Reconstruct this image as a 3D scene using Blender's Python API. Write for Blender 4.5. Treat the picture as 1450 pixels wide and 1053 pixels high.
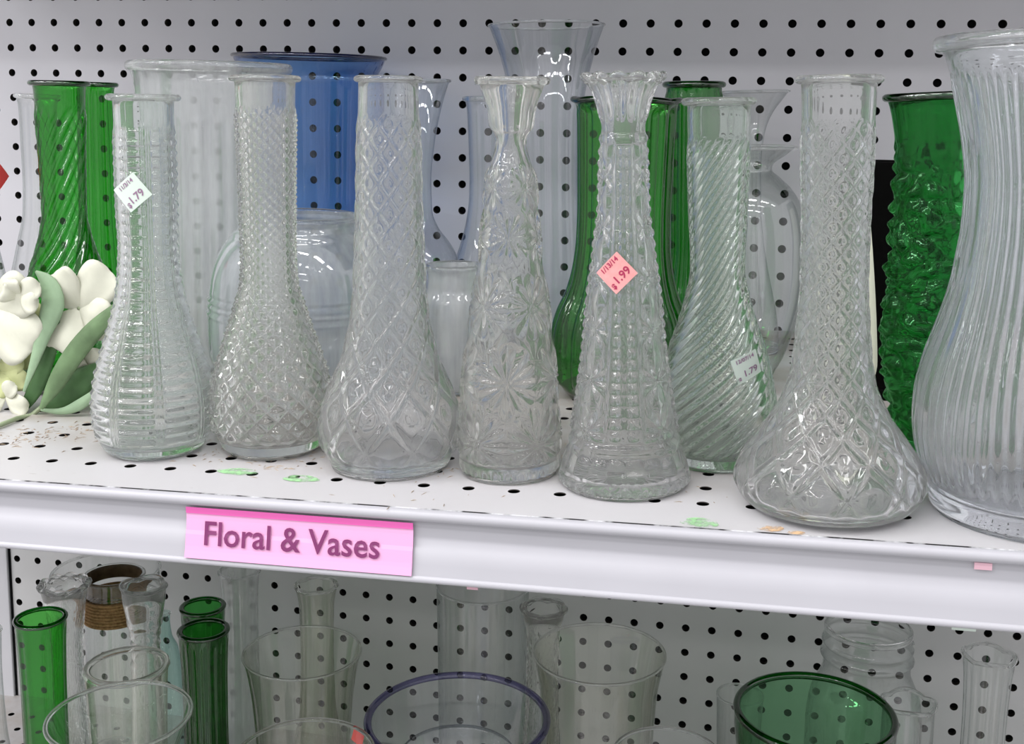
import bpy, bmesh, math, random
import numpy as np
from mathutils import Vector, Matrix, noise

random.seed(7)
rng = np.random.default_rng(7)
S = bpy.context.scene
COL = S.collection
for o in list(bpy.data.objects):
    bpy.data.objects.remove(o)

# ------------------------------------------------------------------ camera
cam_data = bpy.data.cameras.new('camera')
cam = bpy.data.objects.new('camera', cam_data)
COL.objects.link(cam)
S.camera = cam
cam_data.sensor_fit = 'HORIZONTAL'
cam_data.sensor_width = 36.0
cam_data.lens = 1650.0 / 1450 * 36
cam_data.shift_x = (725 - 758.07) / 1450
cam_data.shift_y = (393.0 - 526.5) / 1450
cam_data.clip_start = 0.01
RIGHT = Vector((0.97923, 0.20217, 0.01522))
FWD = Vector((-0.19774, 0.96897, -0.14834))
UP = Vector((-0.04473, 0.14225, 0.98882))
CAM = Vector((0.77848, -1.08953, 0.21178))
M = Matrix.Identity(4)
for i in range(3):
    M[i][0], M[i][1], M[i][2], M[i][3] = RIGHT[i], UP[i], -FWD[i], CAM[i]
cam.matrix_world = M

# ------------------------------------------------------------------ world: the inside of a large lit store
W = bpy.data.worlds.new('store_interior')
S.world = W
W.use_nodes = True
nt = W.node_tree
nt.nodes.clear()
out = nt.nodes.new('ShaderNodeOutputWorld')
bg = nt.nodes.new('ShaderNodeBackground')
tc = nt.nodes.new('ShaderNodeTexCoord')
sep = nt.nodes.new('ShaderNodeSeparateXYZ')
ramp = nt.nodes.new('ShaderNodeValToRGB')
mp = nt.nodes.new('ShaderNodeMapRange')
nt.links.new(tc.outputs['Generated'], sep.inputs[0])
nt.links.new(sep.outputs['Z'], mp.inputs['Value'])
mp.inputs['From Min'].default_value = -1
mp.inputs['From Max'].default_value = 1
nt.links.new(mp.outputs[0], ramp.inputs[0])
e = ramp.color_ramp.elements
e[0].position, e[0].color = 0.0, (0.78, 0.77, 0.76, 1)
e[1].position, e[1].color = 1.0, (1.0, 0.99, 1.0, 1)
x = e.new(0.42); x.color = (0.84, 0.83, 0.85, 1)
x = e.new(0.62); x.color = (0.97, 0.96, 1.0, 1)
nt.links.new(ramp.outputs[0], bg.inputs['Color'])
bg.inputs['Strength'].default_value = 0.80
nt.links.new(bg.outputs[0], out.inputs[0])

LAMPS = []
for row_y, row_p in ((-1.2, 60), (-1.95, 36), (-2.9, 46), (-4.1, 34)):
    for lx_, share in ((-2.7, .16), (-1.8, .26), (-.9, .22), (0.0, .14), (.9, .10), (1.8, .07), (2.7, .05)):
        LAMPS.append((lx_, row_y, row_p * share))
# ------------------------------------------------------------------ ceiling lamps over the aisle
def ceiling_lamp(x, y, z, power, lx=.60, ly=0.14, aim=None):
    d = bpy.data.lights.new('ceiling_lamp', 'AREA')
    d.shape = 'RECTANGLE'
    d.size, d.size_y, d.energy = lx, ly, power
    d.color = (1.0, 0.985, 1.0)
    o = bpy.data.objects.new('ceiling_lamp', d)
    COL.objects.link(o)
    o.location = (x, y, z)
    return o
for lx_, ly_, pw in LAMPS:
    ceiling_lamp(lx_, ly_, 1.75, pw)

# ------------------------------------------------------------------ view and sampling depth
S.view_settings.view_transform = 'Standard'
S.view_settings.look = 'None'
S.view_settings.gamma = 1.0
S.view_settings.use_curve_mapping = False
S.view_settings.exposure = 0.0
cy = S.cycles
cy.max_bounces = 26
cy.diffuse_bounces = 4
cy.glossy_bounces = 8
cy.transmission_bounces = 24
cy.transparent_max_bounces = 48
cy.sample_clamp_indirect = 8.0
cy.blur_glossy = 0.6
cy.use_denoising = True

# ------------------------------------------------------------------ materials
def mat(name):
    m = bpy.data.materials.new(name)
    m.use_nodes = True
    m.node_tree.nodes.clear()
    return m, m.node_tree.nodes, m.node_tree.links

def mix_shader(n, l, fac, a, b):
    x = n.new('ShaderNodeMixShader')
    if isinstance(fac, (int, float)):
        x.inputs[0].default_value = fac
    else:
        l.new(fac, x.inputs[0])
    l.new(a, x.inputs[1]); l.new(b, x.inputs[2])
    return x.outputs[0]

def finish(n, l, sh):
    o = n.new('ShaderNodeOutputMaterial')
    l.new(sh, o.inputs[0])

def solid_glass(name, color, ior=1.5, rough=0.0, clear=0.03, dust=0.055):  # dust: share of white haze that lifts the brightness of the glass
    """cast glass that bends light: for thick pressed walls, rims and feet"""
    m, n, l = mat(name)
    g = n.new('ShaderNodeBsdfGlass')
    g.inputs['Color'].default_value = (*color, 1)
    g.inputs['IOR'].default_value = ior
    g.inputs['Roughness'].default_value = rough
    sh = g.outputs[0]
    if clear:
        t = n.new('ShaderNodeBsdfTransparent')
        t.inputs[0].default_value = (*color, 1)
        sh = mix_shader(n, l, clear, sh, t.outputs[0])
    if dust:
        # thin white haze on every face, mixed in to brighten the glass
        d = n.new('ShaderNodeBsdfDiffuse'); d.inputs[0].default_value = (.95, .95, .94, 1)
        tl = n.new('ShaderNodeBsdfTranslucent'); tl.inputs[0].default_value = (.95, .95, .94, 1)
        sh = mix_shader(n, l, dust, sh, mix_shader(n, l, .5, d.outputs[0], tl.outputs[0]))
    finish(n, l, sh)
    return m

def sheet_glass(name, face, edge, gloss=0.085, haze=0.0, haze_col=(.8, .82, .82), streak=0.0, power=2.3):
    """thin blown glass wall: passes light, takes colour and shine with the angle of the wall"""
    m, n, l = mat(name)
    lw = n.new('ShaderNodeLayerWeight'); lw.inputs[0].default_value = 0.5
    p = n.new('ShaderNodeMath'); p.operation = 'POWER'; p.inputs[1].default_value = power
    l.new(lw.outputs['Facing'], p.inputs[0])
    mx = n.new('ShaderNodeMix'); mx.data_type = 'RGBA'
    mx.inputs[6].default_value = (*face, 1); mx.inputs[7].default_value = (*edge, 1)
    l.new(p.outputs[0], mx.inputs[0])
    t = n.new('ShaderNodeBsdfTransparent'); l.new(mx.outputs[2], t.inputs[0])
    g = n.new('ShaderNodeBsdfGlossy'); g.inputs['Roughness'].default_value = 0.03
    g.inputs['Color'].default_value = (1, 1, 1, 1)
    q = n.new('ShaderNodeMath'); q.operation = 'POWER'; q.inputs[1].default_value = 4.0
    l.new(lw.outputs['Facing'], q.inputs[0])
    r = n.new('ShaderNodeMath'); r.operation = 'MULTIPLY_ADD'
    r.inputs[1].default_value = 0.75; r.inputs[2].default_value = gloss
    l.new(q.outputs[0], r.inputs[0])
    base = t.outputs[0]
    if haze:
        d = n.new('ShaderNodeBsdfDiffuse'); d.inputs[0].default_value = (*haze_col, 1)
        tl = n.new('ShaderNodeBsdfTranslucent'); tl.inputs[0].default_value = (*haze_col, 1)
        dt = mix_shader(n, l, 0.5, d.outputs[0], tl.outputs[0])
        tcn = n.new('ShaderNodeTexCoord'); mpn = n.new('ShaderNodeMapping')
        mpn.inputs['Scale'].default_value = (90, 90, 12)
        nz = n.new('ShaderNodeTexNoise'); nz.inputs['Scale'].default_value = 1.0; nz.inputs['Detail'].default_value = 4
        l.new(tcn.outputs['Object'], mpn.inputs[0]); l.new(mpn.outputs[0], nz.inputs[0])
        h = n.new('ShaderNodeMath'); h.operation = 'MULTIPLY'; h.inputs[1].default_value = haze * 2
        l.new(nz.outputs[0], h.inputs[0])
        base = mix_shader(n, l, h.outputs[0], base, dt)
    finish(n, l, mix_shader(n, l, r.outputs[0], base, g.outputs[0]))
    return m

def paint(name, color, rough=0.5, spec=0.5, noise_amt=0.0, noise_scale=30, bump=0.0, coat=0.0):
    m, n, l = mat(name)
    b = n.new('ShaderNodeBsdfPrincipled')
    b.inputs['Base Color'].default_value = (*color, 1)
    b.inputs['Roughness'].default_value = rough
    b.inputs['Specular IOR Level'].default_value = spec
    b.inputs['Coat Weight'].default_value = coat
    b.inputs['Coat Roughness'].default_value = 0.08
    if noise_amt or bump:
        t = n.new('ShaderNodeTexCoord')
        z = n.new('ShaderNodeTexNoise'); z.inputs['Scale'].default_value = noise_scale; z.inputs['Detail'].default_value = 6
        l.new(t.outputs['Object'], z.inputs[0])
        if noise_amt:
            r = n.new('ShaderNodeValToRGB')
            r.color_ramp.elements[0].color = (*[c * (1 - noise_amt) for c in color], 1)
            r.color_ramp.elements[1].color = (*[min(1, c * (1 + noise_amt * .4)) for c in color], 1)
            r.color_ramp.elements[0].position = .3; r.color_ramp.elements[1].position = .7
            l.new(z.outputs[0], r.inputs[0]); l.new(r.outputs[0], b.inputs['Base Color'])
        if bump:
            bp = n.new('ShaderNodeBump'); bp.inputs['Strength'].default_value = bump; bp.inputs['Distance'].default_value = .001
            l.new(z.outputs[0], bp.inputs['Height']); l.new(bp.outputs[0], b.inputs['Normal'])
    finish(n, l, b.outputs[0])
    return m

def deck_paint():
    """white enamel with tan dust, thin dark scratches and small rubbed marks"""
    m, n, l = mat('worn_white_enamel')
    b = n.new('ShaderNodeBsdfPrincipled'); b.inputs['Roughness'].default_value = .38
    t = n.new('ShaderNodeTexCoord')
    z = n.new('ShaderNodeTexNoise'); z.inputs['Scale'].default_value = 9; z.inputs['Detail'].default_value = 8; z.inputs['Roughness'].default_value = .65
    l.new(t.outputs['Object'], z.inputs[0])
    r = n.new('ShaderNodeValToRGB'); r.color_ramp.elements[0].position = .38; r.color_ramp.elements[1].position = .68
    l.new(z.outputs[0], r.inputs[0])
    c1 = n.new('ShaderNodeMix'); c1.data_type = 'RGBA'
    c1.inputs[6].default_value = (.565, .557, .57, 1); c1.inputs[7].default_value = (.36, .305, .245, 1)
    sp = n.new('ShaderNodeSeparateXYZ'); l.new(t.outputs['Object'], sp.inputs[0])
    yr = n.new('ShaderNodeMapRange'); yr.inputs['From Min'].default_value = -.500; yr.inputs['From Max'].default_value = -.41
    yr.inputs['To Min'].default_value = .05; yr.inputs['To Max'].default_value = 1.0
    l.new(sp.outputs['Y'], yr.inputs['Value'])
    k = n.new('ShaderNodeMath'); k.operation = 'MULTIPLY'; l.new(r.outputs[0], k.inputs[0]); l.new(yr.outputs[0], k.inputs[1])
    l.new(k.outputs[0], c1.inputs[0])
    # scratches
    mpn = n.new('ShaderNodeMapping'); mpn.inputs['Scale'].default_value = (55, 330, 60); mpn.inputs['Rotation'].default_value = (0, 0, .5)
    z2 = n.new('ShaderNodeTexNoise'); z2.inputs['Scale'].default_value = 1; z2.inputs['Detail'].default_value = 5
    l.new(t.outputs['Object'], mpn.inputs[0]); l.new(mpn.outputs[0], z2.inputs[0])
    r2 = n.new('ShaderNodeValToRGB'); r2.color_ramp.elements[0].position = .70; r2.color_ramp.elements[1].position = .74
    l.new(z2.outputs[0], r2.inputs[0])
    k2 = n.new('ShaderNodeMath'); k2.operation = 'MULTIPLY'; l.new(r2.outputs[0], k2.inputs[0]); l.new(r.outputs[0], k2.inputs[1])
    c2 = n.new('ShaderNodeMix'); c2.data_type = 'RGBA'; c2.inputs[7].default_value = (.16, .11, .08, 1)
    l.new(c1.outputs[2], c2.inputs[6]); l.new(k2.outputs[0], c2.inputs[0])
    l.new(c2.outputs[2], b.inputs['Base Color'])
    finish(n, l, b.outputs[0])
    return m

def speckled(name, a, c, lo, hi, scale, rough=.5, stretch=(1, 1, 1), alpha=False):
    m, n, l = mat(name)
    b = n.new('ShaderNodeBsdfPrincipled'); b.inputs['Roughness'].default_value = rough
    t = n.new('ShaderNodeTexCoord'); mp_ = n.new('ShaderNodeMapping'); mp_.inputs['Scale'].default_value = stretch
    z = n.new('ShaderNodeTexNoise'); z.inputs['Scale'].default_value = scale; z.inputs['Detail'].default_value = 5
    l.new(t.outputs['Object'], mp_.inputs[0]); l.new(mp_.outputs[0], z.inputs[0])
    r = n.new('ShaderNodeValToRGB'); r.color_ramp.elements[0].position = lo; r.color_ramp.elements[1].position = hi
    l.new(z.outputs[0], r.inputs[0])
    if alpha:
        b.inputs['Base Color'].default_value = (*a, 1)
        tr = n.new('ShaderNodeBsdfTransparent')
        finish(n, l, mix_shader(n, l, r.outputs[0], tr.outputs[0], b.outputs[0]))
    else:
        r.color_ramp.elements[0].color = (*a, 1); r.color_ramp.elements[1].color = (*c, 1)
        l.new(r.outputs[0], b.inputs['Base Color'])
        finish(n, l, b.outputs[0])
    return m

G = {}
G['clear'] = solid_glass('clear_pressed_glass', (.996, .998, .996), 1.46)
G['warm'] = solid_glass('warm_clear_pressed_glass', (.998, .997, .988), 1.46)
G['cool'] = solid_glass('cool_clear_pressed_glass', (.985, .996, .992), 1.46)
G['mint'] = solid_glass('pale_green_clear_glass', (.968, .992, .972), 1.46)
G['icy'] = solid_glass('blue_grey_clear_glass', (.975, .985, .995), 1.46)
G['rim_clear'] = solid_glass('clear_rim_glass', (.99, .995, .992), 1.45)
G['sheet'] = sheet_glass('thin_clear_glass', (.965, .975, .97), (.40, .45, .44))
G['sheet_olive'] = sheet_glass('thin_olive_tinted_glass', (.935, .94, .895), (.40, .42, .33))
G['sheet_mint'] = sheet_glass('thin_mint_tinted_glass', (.91, .96, .92), (.38, .50, .42))
G['sheet_blue'] = sheet_glass('thin_bluish_glass', (.935, .948, .965), (.40, .45, .51))
G['sheet_teal'] = sheet_glass('thin_teal_glass', (.72, .88, .84), (.25, .48, .45))
G['frosted'] = sheet_glass('hazy_ribbed_glass', (.93, .94, .935), (.5, .53, .52), .10, .46)
G['haze'] = sheet_glass('cloudy_thick_glass', (.90, .92, .92), (.45, .5, .5), .12, .60, (.62, .66, .68))
G['green'] = sheet_glass('emerald_green_glass', (.15, .66, .13), (.006, .10, .008), .06, .10, (.05, .30, .03), power=2.0)
G['green_dark'] = sheet_glass('deep_green_glass', (.11, .54, .12), (.005, .08, .008), .06, .10, (.04, .24, .035), power=2.0)
G['green_soft'] = sheet_glass('bottle_green_glass', (.34, .66, .40), (.03, .16, .06), .06, power=2.0)
G['blue'] = sheet_glass('cobalt_blue_glass', (.42, .62, .88), (.06, .16, .44), .06, power=2.0)
G['purple_rim'] = sheet_glass('violet_tinted_rim_plastic', (.62, .60, .80), (.16, .14, .36), .08, power=1.5)
G['rim_green'] = sheet_glass('green_rim_glass', (.09, .44, .12), (.008, .12, .018), .10, power=1.2)
G['rim_blue'] = sheet_glass('blue_rim_glass', (.06, .13, .38), (.01, .03, .14), .12, power=1.0)
G['bark'] = solid_glass('green_cast_glass', (.34, .72, .42), 1.46, 0, .06, .01)
G['cream'] = paint('cream_ceramic', (.80, .82, .66), .35, .5)
G['black'] = paint('black_lacquer', (.002, .002, .002), .55, .04)
M_DECK = deck_paint()
M_LIP = paint('white_enamel_lip', (.475, .472, .505), .32, .5, .05, 14)
M_CHIP = speckled('chipped_black_edge', (.02, .02, .02), (.72, .72, .74), .46, .60, 60, .6, (1, .05, .05))
M_PEG = paint('grey_pegboard', (.67, .665, .70), .55, .3, .07, 5)
M_PEGL = paint('lower_grey_pegboard', (.67, .67, .67), .55, .3, .08, 6)
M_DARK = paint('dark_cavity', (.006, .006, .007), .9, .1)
M_CORE = paint('dark_sheet_edge', (.05, .045, .04), .8, .2)
M_POST = paint('white_upright_paint', (.66, .66, .69), .4, .4, .05, 10)
M_STK = {'mint': paint('pale_green_sticker_paper', (.68, .78, .70), .6), 'pink': paint('salmon_sticker_paper', (.80, .34, .33), .6, .3, .1, 300),
         'red': paint('red_sticker_paper', (.80, .06, .06), .6)}
M_INK = paint('faded_purple_ink', (.30, .18, .28), .7)
M_INKR = paint('dark_red_ink', (.36, .02, .08), .7)
M_SIGN = paint('hot_pink_paper', (.86, .42, .68), .35, .5, coat=.6)
M_SIGNT = paint('deep_pink_shade', (.84, .13, .47), .35, .5, coat=.6)  # deeper pink for the part of the sign in shade
M_LET = paint('plum_letter_ink', (.20, .03, .13), .45)
M_RES = {'green': speckled('green_sticker_residue', (.36, .66, .33), None, .36, .62, 160, .7, alpha=True),
         'orange': speckled('orange_sticker_residue', (.70, .47, .27), None, .40, .62, 160, .7, alpha=True),
         'pink': speckled('pink_sticker_residue', (.80, .42, .52), None, .34, .60, 120, .7, alpha=True)}
M_PETAL = paint('ivory_silk_petal', (.72, .725, .60), .6, .2, .14, 45, .2)
M_SCRAP = paint('faded_pink_paper_scrap', (.80, .50, .58), .6)
M_PETALG = paint('lime_tinted_silk_petal', (.58, .62, .32), .6, .2, .12, 60, .2)
M_LEAFP = paint('pale_green_silk_leaf', (.30, .43, .27), .55, .3, .2, 70, .3)
M_LEAFD = paint('dark_green_silk_leaf', (.075, .165, .06), .5, .35, .3, 80, .3)
M_LEAFD2 = paint('mid_green_silk_leaf', (.15, .24, .115), .5, .35, .3, 80, .3)
M_STEM = paint('grey_green_stem', (.30, .36, .22), .5)
M_TWINE = paint('jute_twine', (.40, .24, .11), .9, .1, .45, 420, .6)
M_BURLAP = paint('brown_dried_lining', (.16, .11, .06), .9, .1, .4, 120, .4)
M_STRAW = paint('dry_straw', (.46, .36, .26), .8, .1, .4, 90)

# ------------------------------------------------------------------ helpers
def link(name, me, m=None, parent=None):
    o = bpy.data.objects.new(name, me)
    COL.objects.link(o)
    if m is not None:
        me.materials.append(m)
    if parent is not None:
        o.parent = parent
    return o

def thing(name, label, cat, loc=(0, 0, 0), lean=0.0, group=None):
    o = bpy.data.objects.new(name, None)
    o.empty_display_size = .02
    COL.objects.link(o)
    o.location = loc
    o.rotation_euler = (0, lean, 0)
    o['label'] = label
    o['category'] = cat
    if group:
        o['group'] = group
    return o

def mesh_np(name, verts, faces, smooth=True):
    """faces: (k,4) or (k,3) int array"""
    verts = np.ascontiguousarray(verts, dtype=np.float32)
    faces = np.ascontiguousarray(faces, dtype=np.int32)
    me = bpy.data.meshes.new(name)
    me.vertices.add(len(verts)); me.vertices.foreach_set('co', verts.ravel())
    k = faces.shape[1]
    me.loops.add(faces.size); me.loops.foreach_set('vertex_index', faces.ravel())
    me.polygons.add(len(faces))
    me.polygons.foreach_set('loop_start', np.arange(0, faces.size, k, dtype=np.int32))
    me.polygons.foreach_set('use_smooth', np.full(len(faces), smooth, dtype=bool))
    me.update(calc_edges=True)
    me.validate()
    return me

def lathe(name, zr, n=96, disp=None, dz=None, smooth=True, closed=False):
    """zr: (M,2) rows of height and radius swept round the axis; disp/dz (M,n) moves each vertex out / up"""
    zr = np.asarray(zr, float)
    Mn = len(zr)
    th = np.arange(n) * 2 * np.pi / n
    r = zr[:, 1:2] + (disp if disp is not None else 0)
    r = np.broadcast_to(np.maximum(r, 1e-5), (Mn, n))
    z = zr[:, 0:1] + (dz if dz is not None else 0)
    z = np.broadcast_to(z, (Mn, n))
    v = np.stack([r * np.cos(th), r * np.sin(th), z], -1).reshape(-1, 3)
    rows = Mn if closed else Mn - 1
    i = np.arange(rows)[:, None]; j = np.arange(n)[None, :]
    i2 = (i + 1) % Mn; j2 = (j + 1) % n
    f = np.stack([i * n + j, i * n + j2, i2 * n + j2, i2 * n + j], -1).reshape(-1, 4)
    return mesh_np(name, v, f, smooth)

def pchip(zr, zs):
    p = np.array(zr, float); x, y = p[:, 0], p[:, 1]
    h = np.diff(x); d = np.diff(y) / h
    m = np.zeros(len(x)); m[0], m[-1] = d[0], d[-1]
    for k in range(1, len(x) - 1):
        if d[k - 1] * d[k] > 0:
            w1, w2 = 2 * h[k] + h[k - 1], h[k] + 2 * h[k - 1]
            m[k] = (w1 + w2) / (w1 / d[k - 1] + w2 / d[k])
    k = np.clip(np.searchsorted(x, zs) - 1, 0, len(h) - 1)
    t = (zs - x[k]) / h[k]
    return ((1 + 2 * t) * (1 - t) ** 2 * y[k] + t * (1 - t) ** 2 * h[k] * m[k]
            + t * t * (3 - 2 * t) * y[k + 1] + t * t * (t - 1) * h[k] * m[k + 1])

def ring_profile(R, z, rr, rz, k=12):
    a = np.arange(k) * 2 * np.pi / k
    return np.stack([z + rz * np.sin(a), R + rr * np.cos(a)], -1)

fr = lambda x: x - np.floor(x)
tri = lambda x: 1 - np.abs(2 * fr(x) - 1)          # 0 on whole numbers, 1 half way
def sstep(a, b, x):
    t = np.clip((x - a) / (b - a), 0, 1)
    return t * t * (3 - 2 * t)

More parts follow.
